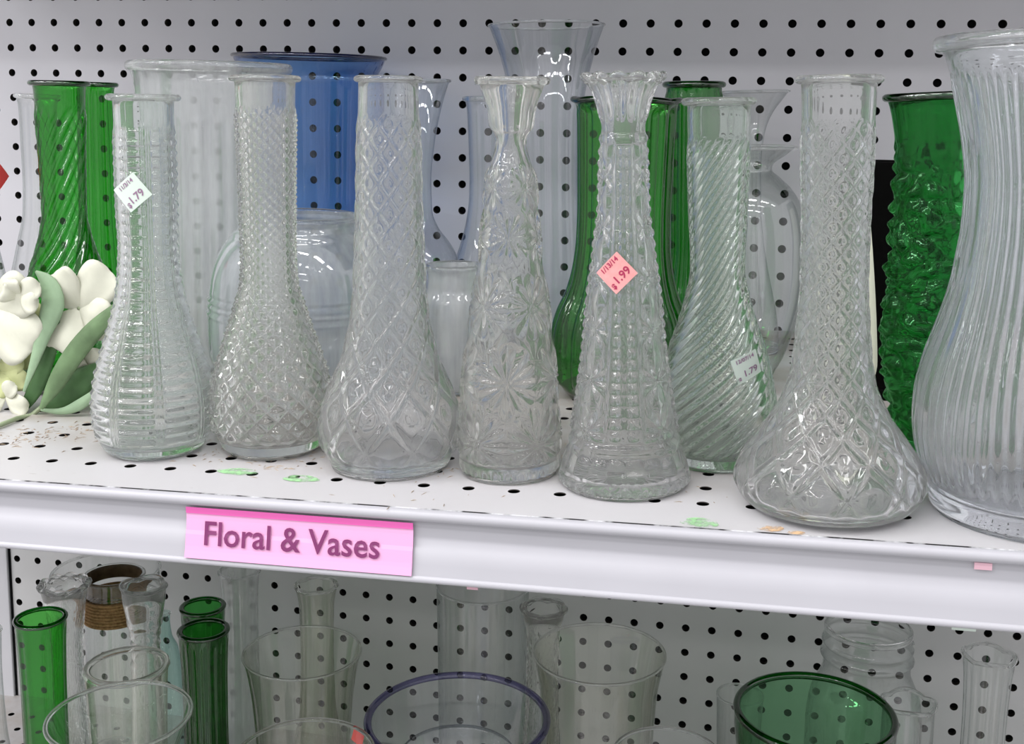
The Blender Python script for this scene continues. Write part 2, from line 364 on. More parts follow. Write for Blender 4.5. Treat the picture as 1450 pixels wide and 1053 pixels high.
VD = {
    'A': {'p': (0.4153, -0.4620, -0.0006), 'lean': -0.0005, 'prof': [(-0.0020, 0.0278), (0.0000, 0.0251), (0.0046, 0.0305), (0.0157, 0.0341), (0.0290, 0.0349), (0.0422, 0.0335), (0.0596, 0.0293), (0.0769, 0.0240), (0.0941, 0.0195), (0.1112, 0.0172), (0.1282, 0.0163), (0.1450, 0.0169), (0.1659, 0.0170), (0.1866, 0.0169), (0.2030, 0.0170), (0.2099, 0.0172), (0.2140, 0.0203)]},
    'B': {'p': (0.4849, -0.4464, 0.0006), 'lean': -0.002, 'prof': [(-0.0026, 0.0293), (0.0000, 0.0268), (0.0041, 0.0301), (0.0108, 0.0330), (0.0241, 0.0346), (0.0418, 0.0331), (0.0592, 0.0286), (0.0766, 0.0233), (0.0895, 0.0197), (0.1024, 0.0162), (0.1194, 0.0154), (0.1448, 0.0156), (0.1864, 0.0164), (0.2131, 0.0172), (0.2192, 0.0174), (0.2248, 0.0198)]},
    'C': {'p': (0.5658, -0.4622, 0.0020), 'lean': -0.0022, 'prof': [(-0.0007, 0.0330), (0.0049, 0.0355), (0.0133, 0.0394), (0.0239, 0.0404), (0.0367, 0.0383), (0.0492, 0.0332), (0.0659, 0.0267), (0.0866, 0.0221), (0.1071, 0.0200), (0.1233, 0.0194), (0.1475, 0.0184), (0.1872, 0.0176), (0.2126, 0.0168), (0.2184, 0.0167), (0.2234, 0.0183)]},
    'D': {'p': (0.6368, -0.4619, 0.0032), 'lean': -0.0069, 'prof': [(0.0000, 0.0267), (0.0111, 0.0286), (0.0277, 0.0279), (0.0484, 0.0266), (0.0687, 0.0250), (0.0890, 0.0224), (0.1090, 0.0197), (0.1249, 0.0173), (0.1328, 0.0165), (0.1486, 0.0153), (0.1681, 0.0135), (0.1778, 0.0105), (0.1855, 0.0087), (0.1913, 0.0093), (0.1953, 0.0120), (0.2047, 0.0133), (0.2142, 0.0162), (0.2223, 0.0201)]},
    'E': {'p': (0.7040, -0.4691, 0.0044), 'lean': -0.0292, 'prof': [(-0.0031, 0.0365), (0.0000, 0.0337), (0.0050, 0.0364), (0.0112, 0.0344), (0.0172, 0.0322), (0.0253, 0.0298), (0.0413, 0.0270), (0.0572, 0.0246), (0.0730, 0.0224), (0.0926, 0.0205), (0.1120, 0.0185), (0.1274, 0.0162), (0.1350, 0.0155), (0.1502, 0.0133), (0.1767, 0.0124), (0.1860, 0.0119), (0.1954, 0.0116), (0.2010, 0.0125), (0.2065, 0.0136), (0.2139, 0.0161), (0.2194, 0.0192), (0.2234, 0.0214)]},
    'F': {'p': (0.7519, -0.4200, 0.0052), 'lean': -0.0304, 'prof': [(0.0000, 0.0241), (0.0012, 0.0249), (0.0076, 0.0281), (0.0226, 0.0316), (0.0353, 0.0327), (0.0479, 0.0309), (0.0647, 0.0276), (0.0813, 0.0222), (0.0978, 0.0177), (0.1143, 0.0148), (0.1468, 0.0160), (0.1867, 0.0172), (0.2025, 0.0177), (0.2064, 0.0177), (0.2113, 0.0200)]},
    'G': {'p': (0.8133, -0.4855, 0.0063), 'lean': -0.0268, 'prof': [(-0.0019, 0.0375), (0.0000, 0.0339), (0.0039, 0.0433), (0.0096, 0.0471), (0.0153, 0.0475), (0.0248, 0.0444), (0.0362, 0.0373), (0.0475, 0.0297), (0.0587, 0.0239), (0.0698, 0.0205), (0.0846, 0.0186), (0.0993, 0.0174), (0.1176, 0.0163), (0.1248, 0.0163), (0.1535, 0.0165), (0.1712, 0.0172), (0.1888, 0.0175), (0.2063, 0.0180), (0.2167, 0.0184), (0.2215, 0.0206)]},
    'H': {'p': (0.9201, -0.4728, 0.0082), 'lean': -0.0387, 'prof': [(0.0000, 0.0531), (0.0050, 0.0541), (0.0124, 0.0557), (0.0237, 0.0596), (0.0349, 0.0626), (0.0460, 0.0637), (0.0608, 0.0631), (0.0754, 0.0602), (0.0899, 0.0555), (0.1043, 0.0506), (0.1205, 0.0463), (0.1329, 0.0442), (0.1435, 0.0425), (0.1541, 0.0416), (0.1698, 0.0411), (0.1889, 0.0430), (0.2027, 0.0455), (0.2130, 0.0475), (0.2232, 0.0499), (0.2300, 0.0522), (0.2367, 0.0541), (0.2414, 0.0576)]},
    'crinkle': {'p': (0.8784, -0.3702, 0.0074), 'lean': -0.0607, 'prof': [(0.0000, 0.0214), (0.0070, 0.0219), (0.0247, 0.0235), (0.0378, 0.0256), (0.0508, 0.0273), (0.0681, 0.0285), (0.0853, 0.0272), (0.1045, 0.0246), (0.1235, 0.0228), (0.1444, 0.0215), (0.1694, 0.0207), (0.1860, 0.0206), (0.1982, 0.0218), (0.2085, 0.0239), (0.2145, 0.0267)]},
    'swirlgreen': {'p': (0.2726, -0.3309, -0.0031), 'lean': 0.0052, 'prof': [(0.0000, 0.0247), (0.0048, 0.0299), (0.0209, 0.0327), (0.0369, 0.0334), (0.0581, 0.0315), (0.0739, 0.0278), (0.0922, 0.0235), (0.1105, 0.0180), (0.1312, 0.0146), (0.1568, 0.0150), (0.1822, 0.0157), (0.1999, 0.0167), (0.2124, 0.0173), (0.2199, 0.0177), (0.2254, 0.0203)]},
    'flutegreen': {'p': (0.2421, -0.2396, -0.0036), 'lean': 0.0138, 'prof': [(0.0000, 0.0221), (0.0059, 0.0233), (0.0296, 0.0232), (0.0531, 0.0217), (0.0765, 0.0190), (0.0997, 0.0163), (0.1227, 0.0150), (0.1512, 0.0146), (0.1796, 0.0142), (0.2076, 0.0135), (0.2187, 0.0135), (0.2264, 0.0167)]},
    'leftclear': {'p': (0.1481, -0.1841, -0.0052), 'lean': 0.0313, 'prof': [(-0.0097, 0.0289), (0.0000, 0.0226), (0.0159, 0.0294), (0.0413, 0.0271), (0.0603, 0.0242), (0.0759, 0.0211), (0.0916, 0.0179), (0.1164, 0.0135), (0.1380, 0.0129), (0.1777, 0.0140), (0.2079, 0.0152), (0.2181, 0.0185)]},
    'edgeclear': {'p': (0.1969, -0.3362, -0.0044), 'lean': 0.0659, 'prof': [(0.0000, 0.0266), (0.0135, 0.0318), (0.0352, 0.0304), (0.0568, 0.0274), (0.0782, 0.0212), (0.0920, 0.0180), (0.1047, 0.0151), (0.1257, 0.0125), (0.1569, 0.0124), (0.1929, 0.0128), (0.2082, 0.0146)]},
    'bigclear': {'p': (0.3306, -0.2151, -0.0021), 'lean': 0.0048, 'prof': [(0.0000, 0.0563), (0.0044, 0.0612), (0.0637, 0.0601), (0.1220, 0.0590), (0.1792, 0.0582), (0.2073, 0.0582), (0.2270, 0.0591), (0.2353, 0.0616), (0.2419, 0.0636)]},
    'blue': {'p': (0.3618, -0.0869, -0.0015), 'lean': 0.0074, 'prof': [(-0.0010, 0.0513), (0.0000, 0.0474), (0.0191, 0.0535), (0.1112, 0.0567), (0.1756, 0.0584), (0.2200, 0.0596), (0.2357, 0.0608), (0.2439, 0.0652), (0.2526, 0.0683)]},
    'jar': {'p': (0.4521, -0.3265, 0.0000), 'lean': 0.0157, 'prof': [(0.0000, 0.0547), (0.0225, 0.0580), (0.0343, 0.0626), (0.0584, 0.0636), (0.0838, 0.0617), (0.0959, 0.0592), (0.1104, 0.0526), (0.1199, 0.0451), (0.1248, 0.0411), (0.1328, 0.0420)]},
    'trumpetc': {'p': (0.5078, -0.2153, 0.0010), 'lean': -0.0156, 'prof': [(0.0000, 0.0282), (0.0289, 0.0382), (0.0518, 0.0375), (0.0744, 0.0341), (0.0913, 0.0292), (0.0997, 0.0245), (0.1137, 0.0147), (0.1247, 0.0109), (0.1469, 0.0102), (0.1798, 0.0135), (0.2015, 0.0179), (0.2177, 0.0224), (0.2274, 0.0260)]},
    'smalljar': {'p': (0.5538, -0.2796, 0.0018), 'lean': -0.0108, 'prof': [(0.0000, 0.0229), (0.0032, 0.0253), (0.0271, 0.0262), (0.0535, 0.0256), (0.0666, 0.0237), (0.0770, 0.0198), (0.0848, 0.0193), (0.0900, 0.0203), (0.0936, 0.0209)]},
    'lefto': {'p': (0.5420, -0.1230, 0.0016), 'lean': -0.0211, 'prof': [(-0.0100, 0.0382), (0.0000, 0.0283), (0.0127, 0.0405), (0.0437, 0.0385), (0.0653, 0.0335), (0.0795, 0.0283), (0.0929, 0.0237), (0.1111, 0.0191), (0.1293, 0.0166), (0.1474, 0.0160), (0.1773, 0.0165), (0.2010, 0.0172), (0.2082, 0.0179), (0.2152, 0.0203)]},
    'talltrumpet': {'p': (0.6062, -0.1829, 0.0027), 'lean': -0.0256, 'prof': [(-0.0085, 0.0286), (0.0000, 0.0263), (0.0380, 0.0279), (0.0953, 0.0265), (0.1516, 0.0251), (0.1793, 0.0256), (0.1959, 0.0266), (0.2123, 0.0288), (0.2341, 0.0334), (0.2558, 0.0401), (0.2698, 0.0454)]},
    'fluteback': {'p': (0.6744, -0.2709, 0.0039), 'lean': 0.0009, 'prof': [(0.0000, 0.0379), (0.0015, 0.0443), (0.0147, 0.0461), (0.0303, 0.0475), (0.0459, 0.0471), (0.0593, 0.0441), (0.0747, 0.0379), (0.0920, 0.0337), (0.1123, 0.0316), (0.1324, 0.0312), (0.1574, 0.0316), (0.1821, 0.0322), (0.2018, 0.0330), (0.2066, 0.0353), (0.2125, 0.0383)]},
    'greenback': {'p': (0.7160, -0.1458, 0.0046), 'lean': -0.0174, 'prof': [(-0.0001, 0.0302), (0.0176, 0.0330), (0.0353, 0.0317), (0.0528, 0.0282), (0.0703, 0.0233), (0.0934, 0.0200), (0.1221, 0.0208), (0.1786, 0.0217), (0.2121, 0.0225), (0.2188, 0.0216), (0.2260, 0.0241)]},
    'stemtrumpet': {'p': (0.7664, -0.1006, 0.0055), 'lean': -0.0344, 'prof': [(0.0000, 0.0216), (0.0107, 0.0216), (0.0350, 0.0191), (0.0653, 0.0131), (0.0951, 0.0083), (0.1249, 0.0059), (0.1542, 0.0056), (0.1776, 0.0073), (0.1892, 0.0096), (0.2026, 0.0158), (0.2124, 0.0233), (0.2193, 0.0285)]},
    'globe': {'p': (0.7632, -0.2397, 0.0054), 'lean': -0.0162, 'prof': [(0.0000, 0.0177), (0.0116, 0.0202), (0.0275, 0.0279), (0.0485, 0.0355), (0.0693, 0.0398), (0.0901, 0.0414), (0.1106, 0.0410), (0.1260, 0.0391), (0.1382, 0.0358), (0.1493, 0.0284), (0.1565, 0.0207), (0.1615, 0.0152), (0.1655, 0.0162), (0.1715, 0.0242), (0.1786, 0.0327)]},
    'cream': {'p': (0.8466, -0.2450, 0.0069), 'lean': -0.0517, 'prof': [(0.0000, 0.0086), (0.0052, 0.0068), (0.0139, 0.0106), (0.0268, 0.0126), (0.0576, 0.0120), (0.0829, 0.0111), (0.1180, 0.0096), (0.1428, 0.0083), (0.1497, 0.0079)]},
    'L1': {'p': (0.1384, -0.0853, -0.4576), 'lean': 0, 'prof': [(0.0000, 0.0236), (0.0200, 0.0262), (0.1000, 0.0393), (0.1600, 0.0472), (0.2000, 0.0524)]},
    'L2': {'p': (0.1872, -0.2258, -0.4576), 'lean': 0, 'prof': [(0.0000, 0.0199), (0.0200, 0.0209), (0.0750, 0.0157), (0.1500, 0.0130), (0.1875, 0.0126), (0.2200, 0.0151), (0.2375, 0.0184), (0.2500, 0.0209)]},
    'L3': {'p': (0.2051, -0.1779, -0.4576), 'lean': 0, 'prof': [(0.0000, 0.0256), (0.0120, 0.0270), (0.1680, 0.0270), (0.1920, 0.0262), (0.2064, 0.0251), (0.2328, 0.0256), (0.2400, 0.0270)]},
    'L4': {'p': (0.2675, -0.2333, -0.4576), 'lean': 0, 'prof': [(0.0000, 0.0205), (0.0260, 0.0205), (0.0780, 0.0168), (0.1560, 0.0130), (0.1872, 0.0123), (0.2080, 0.0121), (0.2288, 0.0149), (0.2470, 0.0177), (0.2600, 0.0186)]},
    'L5': {'p': (0.2354, -0.3287, -0.4576), 'lean': 0, 'prof': [(0.0000, 0.0211), (0.0135, 0.0230), (0.0540, 0.0220), (0.1080, 0.0173), (0.1620, 0.0163), (0.2160, 0.0167), (0.2511, 0.0178), (0.2700, 0.0192)]},
    'L6': {'p': (0.2918, -0.3032, -0.4576), 'lean': 0, 'prof': [(0.0000, 0.0223), (0.0135, 0.0239), (0.0675, 0.0271), (0.1350, 0.0287), (0.2025, 0.0306), (0.2250, 0.0319)]},
    'L7': {'p': (0.3636, -0.4299, -0.4576), 'lean': 0, 'prof': [(0.0000, 0.0282), (0.0156, 0.0305), (0.0780, 0.0291), (0.1300, 0.0263), (0.1690, 0.0258), (0.2028, 0.0291), (0.2340, 0.0375), (0.2496, 0.0432), (0.2600, 0.0469)]},
    'L8': {'p': (0.2875, -0.1691, -0.4576), 'lean': 0, 'prof': [(0.0000, 0.0218), (0.0108, 0.0238), (0.0430, 0.0228), (0.0860, 0.0183), (0.1290, 0.0175), (0.1720, 0.0179), (0.2000, 0.0187), (0.2150, 0.0198)]},
    'L9': {'p': (0.3261, -0.2412, -0.4576), 'lean': 0, 'prof': [(0.0000, 0.0228), (0.0115, 0.0249), (0.0460, 0.0238), (0.0920, 0.0191), (0.1380, 0.0178), (0.1840, 0.0182), (0.2139, 0.0193), (0.2300, 0.0207)]},
    'L10': {'p': (0.2093, -0.1019, -0.4576), 'lean': 0, 'prof': [(0.0000, 0.0166), (0.0170, 0.0173), (0.1020, 0.0166), (0.1326, 0.0132), (0.1462, 0.0076), (0.1615, 0.0062), (0.1700, 0.0069)]},
    'L11': {'p': (0.2891, -0.0979, -0.4576), 'lean': 0, 'prof': [(0.0000, 0.0188), (0.0220, 0.0198), (0.0880, 0.0178), (0.1540, 0.0168), (0.1980, 0.0174), (0.2134, 0.0188), (0.2200, 0.0198)]},
    'L12': {'p': (0.3979, -0.2035, -0.4576), 'lean': 0, 'prof': [(0.0000, 0.0353), (0.0120, 0.0363), (0.0800, 0.0384), (0.1500, 0.0424), (0.1840, 0.0469), (0.2000, 0.0505)]},
    'L13': {'p': (0.3736, -0.1117, -0.4576), 'lean': 0, 'prof': [(0.0000, 0.0239), (0.0132, 0.0259), (0.0550, 0.0239), (0.0990, 0.0169), (0.1540, 0.0155), (0.1980, 0.0163), (0.2200, 0.0199)]},
    'L14': {'p': (0.4830, -0.3996, -0.4576), 'lean': 0, 'prof': [(0.0000, 0.0259), (0.0138, 0.0282), (0.0920, 0.0376), (0.1840, 0.0447), (0.2300, 0.0471)]},
    'L15': {'p': (0.5658, -0.3104, -0.4576), 'lean': 0, 'prof': [(0.0000, 0.0374), (0.0110, 0.0408), (0.0770, 0.0510), (0.1540, 0.0612), (0.2200, 0.0680)]},
    'L16': {'p': (0.5255, -0.0747, -0.4576), 'lean': 0, 'prof': [(0.0000, 0.0405), (0.1100, 0.0418), (0.2090, 0.0436), (0.2200, 0.0440)]},
    'L17': {'p': (0.5952, -0.1320, -0.4576), 'lean': 0, 'prof': [(0.0000, 0.0230), (0.0184, 0.0240), (0.0690, 0.0190), (0.1380, 0.0140), (0.1794, 0.0132), (0.2070, 0.0150), (0.2208, 0.0180), (0.2300, 0.0200)]},
    'L18': {'p': (0.6588, -0.2257, -0.4576), 'lean': 0, 'prof': [(0.0000, 0.0411), (0.0120, 0.0421), (0.1200, 0.0432), (0.2040, 0.0463), (0.2280, 0.0500), (0.2400, 0.0527)]},
    'L19': {'p': (0.7276, -0.3960, -0.4576), 'lean': 0, 'prof': [(0.0000, 0.0211), (0.0130, 0.0228), (0.1300, 0.0298), (0.2600, 0.0351)]},
    'L20': {'p': (0.8248, -0.2586, -0.4576), 'lean': 0, 'prof': [(0.0000, 0.0351), (0.0138, 0.0386), (0.0690, 0.0438), (0.1380, 0.0503), (0.1955, 0.0561), (0.2185, 0.0585), (0.2300, 0.0585)]},
    'L21': {'p': (0.7682, -0.0770, -0.4576), 'lean': 0, 'prof': [(0.0000, 0.0149), (0.0140, 0.0159), (0.0840, 0.0191), (0.1400, 0.0212)]},
    'L22': {'p': (0.8753, -0.0941, -0.4576), 'lean': 0, 'prof': [(0.0000, 0.0456), (0.0090, 0.0494), (0.1350, 0.0494), (0.1620, 0.0464), (0.1800, 0.0388), (0.1867, 0.0369), (0.2025, 0.0369), (0.2160, 0.0369), (0.2250, 0.0369)]},
    'L23': {'p': (0.9022, -0.1720, -0.4576), 'lean': 0, 'prof': [(0.0000, 0.0199), (0.0100, 0.0209), (0.1000, 0.0205), (0.1600, 0.0203), (0.1900, 0.0201), (0.2000, 0.0209)]},
    'L24': {'p': (0.9716, -0.1134, -0.4576), 'lean': 0, 'prof': [(0.0000, 0.0213), (0.0132, 0.0234), (0.0440, 0.0223), (0.0880, 0.0181), (0.1540, 0.0174), (0.1980, 0.0187), (0.2200, 0.0213)]},
    'L25': {'p': (0.1655, -0.3029, -0.4576), 'lean': 0, 'prof': [(0.0000, 0.0177), (0.0144, 0.0196), (0.0720, 0.0202), (0.1080, 0.0177), (0.1560, 0.0126), (0.2040, 0.0114), (0.2400, 0.0126)]}}

def clean(prof):
    q = [tuple(prof[0])] if prof[0][0] >= 0 else []
    for z, r in prof:
        if z == 0 or (not q and z > 0):
            q = [(0.0, r)] if z == 0 else [(z, r)]
        elif z > 0.0015 and (not q or z > q[-1][0] + .0008):
            q.append((z, r))
    if q[0][0] > 0:
        q.insert(0, (0.0, q[0][1] * .95))
    return q

# ------------------------------------------------------------------ vase builder
INFO = {}
def vase(key, name, label, cat='vase', glass='sheet', rimglass=None, n=96, rows=60, pattern=None, solid=False,
         wall=.0028, foot=.006, rim=(.0022, .0018), group=None, rim_pattern=None, top_cut=None, base=True, footglass=None):
    d = VD[key]
    prof = clean(d['prof'])
    H = prof[-1][0]
    t = thing(name, label, cat, d['p'], d['lean'], group)
    th = np.arange(n) * 2 * np.pi / n
    zt = H - (rim[1] if rim else 0)
    z0 = foot if base else .0005
    zs = np.linspace(z0 * .62 if base else z0, zt, rows)
    rs = pchip(prof, zs)
    ds = np.hypot(np.gradient(zs), np.gradient(rs))
    v = np.cumsum(ds / np.maximum(rs, .004)); v -= v[0]
    disp = pattern(th[None, :], zs[:, None], rs[:, None], v[:, None], H) if pattern else np.zeros((rows, n))
    if solid:
        # closed thick wall: outside up, inside down, thick floor
        zi = np.linspace(zt, foot + .004, max(16, rows // 5))
        ri = np.maximum(pchip(prof, zi) - wall, .0015)
        zr = np.concatenate([[[zs[0], 1e-5]], np.stack([zs, rs], -1), np.stack([zi, ri], -1), [[foot + .003, 1e-5]]])
        dd = np.concatenate([np.zeros((1, n)), disp, np.zeros((len(zi) + 1, n))])
        me = lathe(name + '_body', zr, n, dd)
    else:
        zr = np.concatenate([[[zs[0], 1e-5]], np.stack([zs, rs], -1)])
        me = lathe(name + '_body', zr, n, np.concatenate([np.zeros((1, n)), disp]))
    link('body', me, G[glass], t)
    if rim:
        R = prof[-1][1] - rim[0] * .6
        zrp = ring_profile(R, H - rim[1], rim[0], rim[1])
        dr = dz = None
        if rim_pattern:
            dr, dz = rim_pattern(th[None, :], len(zrp))
        link('rim', lathe(name + '_rim', zrp, n, dr, dz, closed=True), G[rimglass or 'rim_clear'], t)
    if base:
        r0 = prof[0][1]
        zf = np.array([0, 0, .25, .6, 1]) * foot
        rf = pchip(prof, zf) * .995; rf[0] = 1e-5; rf[1] = r0 * .93
        if solid:       # a cast ring foot under the floor of the vase
            zf = np.array([0, 0, .12, .35, .6, .6, .12]) * foot
            rf = pchip(prof, zf); rf[1] *= .97; rf[0] = rf[1] - .005; rf[5:] = rf[1] - .006
            zr = np.stack([zf, rf], -1)
        else:
            zr = np.concatenate([np.stack([zf, rf], -1), [[foot * 1.02, rf[-1] - .002], [foot * .8, 1e-5]]])
        link('base', lathe(name + '_base', zr, min(n, 96), closed=solid), G[footglass or (glass if solid else (rimglass or 'rim_clear'))], t)
    INFO[t.name] = (t, prof)
    INFO[key] = (t, prof)
    return t

# ------------------------------------------------------------------ pressed patterns
def pat_panel_ribs(th, z, r, v, H):
    u = fr(8 * th / (2 * np.pi) + .22)
    d = np.minimum(u, 1 - u)
    post = np.exp(-((d - .045) / .028) ** 2)
    rib = (.5 + .5 * np.cos(2 * np.pi * z / .0062)) ** .8
    pan = sstep(.09, .14, d)
    env = sstep(.008, .016, z) * (1 - sstep(H - .026, H - .016, z))
    amp = .0013 + .0006 * np.clip((r - .016) / .018, 0, 1)
    return env * (post * .0011 + pan * rib * amp)

def pat_pyramids(th, z, r, v, H):
    U = 18 * th / (2 * np.pi); V = 18 * v / (2 * np.pi)
    h = np.minimum(tri(U + V), tri(U - V))
    env = sstep(.010, .015, z) * (1 - sstep(H - .026, H - .016, z))
    return env * h * .115 * r

def lattice(N, asp, knob):
    def f(th, z, r, v, H):
        U = N * th / (2 * np.pi); V = N * v / (2 * np.pi) / asp
        a, b = tri(U + V), tri(U - V)
        line = np.maximum(np.exp(-(a / .17) ** 2), np.exp(-(b / .17) ** 2))
        bump = (a * b) ** 1.5
        env = sstep(.008, .014, z) * (1 - sstep(H - .032, H - .020, z))
        return env * (line * .0012 + bump * knob) * (r / .022) ** .55
    return f

def square_ratio(th):
    c, s_ = np.abs(np.cos(th + 1.30)), np.abs(np.sin(th + 1.30))
    m = np.maximum(c, s_)
    return np.minimum(1 / m, 1.24) - .02

def pat_stars(th, z, r, v, H):
    zc = [.022, .057, .098, .136, .163]
    best = np.full(np.broadcast(th, z).shape, 9.0); hh = np.zeros_like(best)
    for i, c in enumerate(zc):
        off = (i % 2) * .5 + .12
        u = fr(5 * th / (2 * np.pi) + off) - .5
        dx = u * 2 * np.pi / 5 * r; dy = z - c
        size = np.pi / 5 * np.interp(c, [.02, .17], [.028, .014])
        rho = np.hypot(dx, dy * .9) / size
        ang = np.arctan2(dy, dx)
        ray = tri(ang * 12 / (2 * np.pi) + .5) ** 1.2
        h = ray * np.clip(1.25 - rho, 0, 1) ** .5
        hh = np.where(rho < best, h, hh); best = np.minimum(rho, best)
    env = sstep(.010, .016, z) * (1 - sstep(H - .040, H - .030, z))
    flute = .0009 * np.abs(np.sin(14 * th)) * (1 - sstep(.005, .010, z))
    sq = r * (square_ratio(th) - 1) * sstep(H - .040, H - .028, z)
    return env * hh * .0021 * (r / .025) ** .5 + flute + sq

def pat_cross_panels(th, z, r, v, H):
    u = fr(8 * th / (2 * np.pi) + .33)
    kind = np.floor(8 * th / (2 * np.pi) + .33) % 2
    edge = np.minimum(u, 1 - u)
    rail = np.exp(-(edge / .05) ** 2)
    cell = .027
    dx = (u - .5) * 2 * np.pi / 8 * r; dy = (fr(z / cell + .2) - .5) * cell
    ang = np.arctan2(dy, dx); rho = np.hypot(dx, dy)
    star = tri(ang * 8 / (2 * np.pi)) * np.clip(1.3 - rho / .014, 0, 1)
    bead = (np.abs(np.sin(np.pi * z / .0062))) * (np.exp(-((u - .28) / .11) ** 2) + np.exp(-((u - .72) / .11) ** 2)) + .35 * np.exp(-((u - .5) / .06) ** 2)
    mid = sstep(.029, .033, z) * (1 - sstep(.184, .188, z))
    body = np.where(kind > .5, star * .0022, bead * .0019) * (r / .018) ** .3 + rail * .0008
    flute_t = .0009 * np.cos(12 * th) * sstep(.196, .204, z)
    collar = .0014 * np.exp(-((z - .1895) / .0022) ** 2)
    band = .0012 * np.exp(-((z - .0262) / .0026) ** 2)
    flute_b = .0009 * np.abs(np.cos(10 * th)) * sstep(.006, .012, z) * (1 - sstep(.019, .023, z))
    gear = .0005 * np.cos(40 * th) * (1 - sstep(.004, .007, z))
    return mid * body + flute_t + collar + band + flute_b + gear

def swirl(N, k, amp, z0=.01, top=.03, sharp=1.0):
    def f(th, z, r, v, H):
        U = N * th / (2 * np.pi) + k * z
        h = tri(U) ** sharp
        env = sstep(z0, z0 + .008, z) * (1 - sstep(H - top, H - top + .014, z))
        return env * (h - .5) * amp * (r / .025)
    return f

def flutes(N, amp, z0=.006, top=.012, tw=0.0):
    def f(th, z, r, v, H):
        env = sstep(z0, z0 + .008, z) * (1 - sstep(H - top, H - top + .008, z))
        return env * amp * (np.abs(np.cos(N / 2 * th + tw * z)) - .6) * (r / .025)
    return f

def pat_fine_reeds(th, z, r, v, H):
    wob = .35 * np.sin(26 * z + 2 * np.cos(3 * th)) + .5 * np.sin(61 * z + 5 * th)
    env = sstep(.018, .028, z) * (1 - sstep(H - .026, H - .016, z))
    lip = .0014 * np.exp(-((z - H + .006) / .003) ** 2)
    foot = .0012 * (1 - sstep(.010, .014, z))
    return env * .0008 * np.cos(62 * th + wob) + lip + foot

def pat_bark(th, z, r, v, H):
    n = th.shape[1]; m = z.shape[0]
    g = np.zeros((m, n))
    for i in range(m):
        for j in range(n):
            a = th[0, j]
            p = Vector((math.cos(a) * 1.7, math.sin(a) * 1.7, float(z[i, 0]) * 105))
            q = Vector((math.cos(a) * 4.0, math.sin(a) * 4.0, float(z[i, 0]) * 210))
            g[i, j] = abs(noise.noise(p)) * 1.5 + noise.noise(q) * .45
    env = sstep(.006, .012, z) * (1 - sstep(H - .05, H - .02, z))
    return env * (g - .3) * .0048

def scallop(N, ar, az):
    def f(th, k):
        w = np.abs(np.cos(N / 2 * th))
        return np.broadcast_to(ar * (w - .5), (k, th.shape[1])), np.broadcast_to(az * (w - .5), (k, th.shape[1]))
    return f

def square_rim(th, k):
    return np.broadcast_to(.0195 * (square_ratio(th) - 1), (k, th.shape[1])), None

# ================================================================== SETTING
INCH = .0254
def perforated(name, x0, x1, y0, y1, xa, ya, hr, m, depth, n=12, pitch=INCH, parent=None, obname=None):
    """flat sheet in XY with a round hole at every grid point xa+i*pitch, ya+j*pitch; hole walls go down by depth"""
    i0, i1 = math.ceil((x0 - xa) / pitch), math.floor((x1 - xa) / pitch)
    j0, j1 = math.ceil((y0 - ya) / pitch), math.floor((y1 - ya) / pitch)
    while xa + i0 * pitch - pitch / 2 < x0: i0 += 1
    while xa + i1 * pitch + pitch / 2 > x1: i1 -= 1
    while ya + j0 * pitch - pitch / 2 < y0: j0 += 1
    while ya + j1 * pitch + pitch / 2 > y1: j1 -= 1
    a = np.arange(n) * 2 * np.pi / n
    c, s = np.cos(a), np.sin(a)
    mxs = np.maximum(np.abs(c), np.abs(s))
    hole = np.stack([hr * c, hr * s, 0 * a], -1)
    # outer points on the cell square; snap the four nearest to the diagonal onto corners
    sq = np.stack([c / mxs, s / mxs, 0 * a], -1) * pitch / 2
    lowp = hole.copy(); lowp[:, 2] = -depth
    cell = np.concatenate([sq, hole, lowp])
    gi, gj = np.meshgrid(np.arange(i0, i1 + 1), np.arange(j0, j1 + 1), indexing='ij')
    ctr = np.stack([xa + gi.ravel() * pitch, ya + gj.ravel() * pitch, 0 * gi.ravel()], -1)
    V = (ctr[:, None, :] + cell[None]).reshape(-1, 3)
    k = np.arange(n); k2 = (k + 1) % n
    f = np.concatenate([np.stack([k, k2, n + k2, n + k], -1), np.stack([n + k, n + k2, 2 * n + k2, 2 * n + k], -1)])
    F = (np.arange(len(ctr))[:, None, None] * (3 * n) + f[None]).reshape(-1, 4)
    # border strips
    bx0, bx1 = xa + (i0 - .5) * pitch, xa + (i1 + .5) * pitch
    by0, by1 = ya + (j0 - .5) * pitch, ya + (j1 + .5) * pitch
    ev, ef = [], []
    for (ax, ay, bx, by) in ((x0, y0, bx0, y1), (bx1, y0, x1, y1), (bx0, y0, bx1, by0), (bx0, by1, bx1, y1)):
        b = len(V) + len(ev)
        ev += [(ax, ay, 0), (bx, ay, 0), (bx, by, 0), (ax, by, 0)]
        ef.append((b, b + 1, b + 2, b + 3))
    V = np.concatenate([V, np.array(ev)]); F = np.concatenate([F, np.array(ef)])
    me = mesh_np(name, V, F, False)
    mi = np.zeros(len(F), dtype=np.int32)
    mi[:len(ctr) * 2 * n] = np.tile(np.concatenate([np.zeros(n), np.ones(n)]), len(ctr))
    me.polygons.foreach_set('material_index', mi)
    return me

def box_mesh(name, a, b, bev=0.0):
    bm = bmesh.new()
    bmesh.ops.create_cube(bm, size=1)
    for v_ in bm.verts:
        v_.co = Vector([(a[i] + b[i]) / 2 + v_.co[i] * (b[i] - a[i]) for i in range(3)])
    if bev:
        bmesh.ops.bevel(bm, geom=bm.edges[:], offset=bev, segments=2, affect='EDGES', profile=.5)
    me = bpy.data.meshes.new(name)
    bm.to_mesh(me); bm.free()
    return me

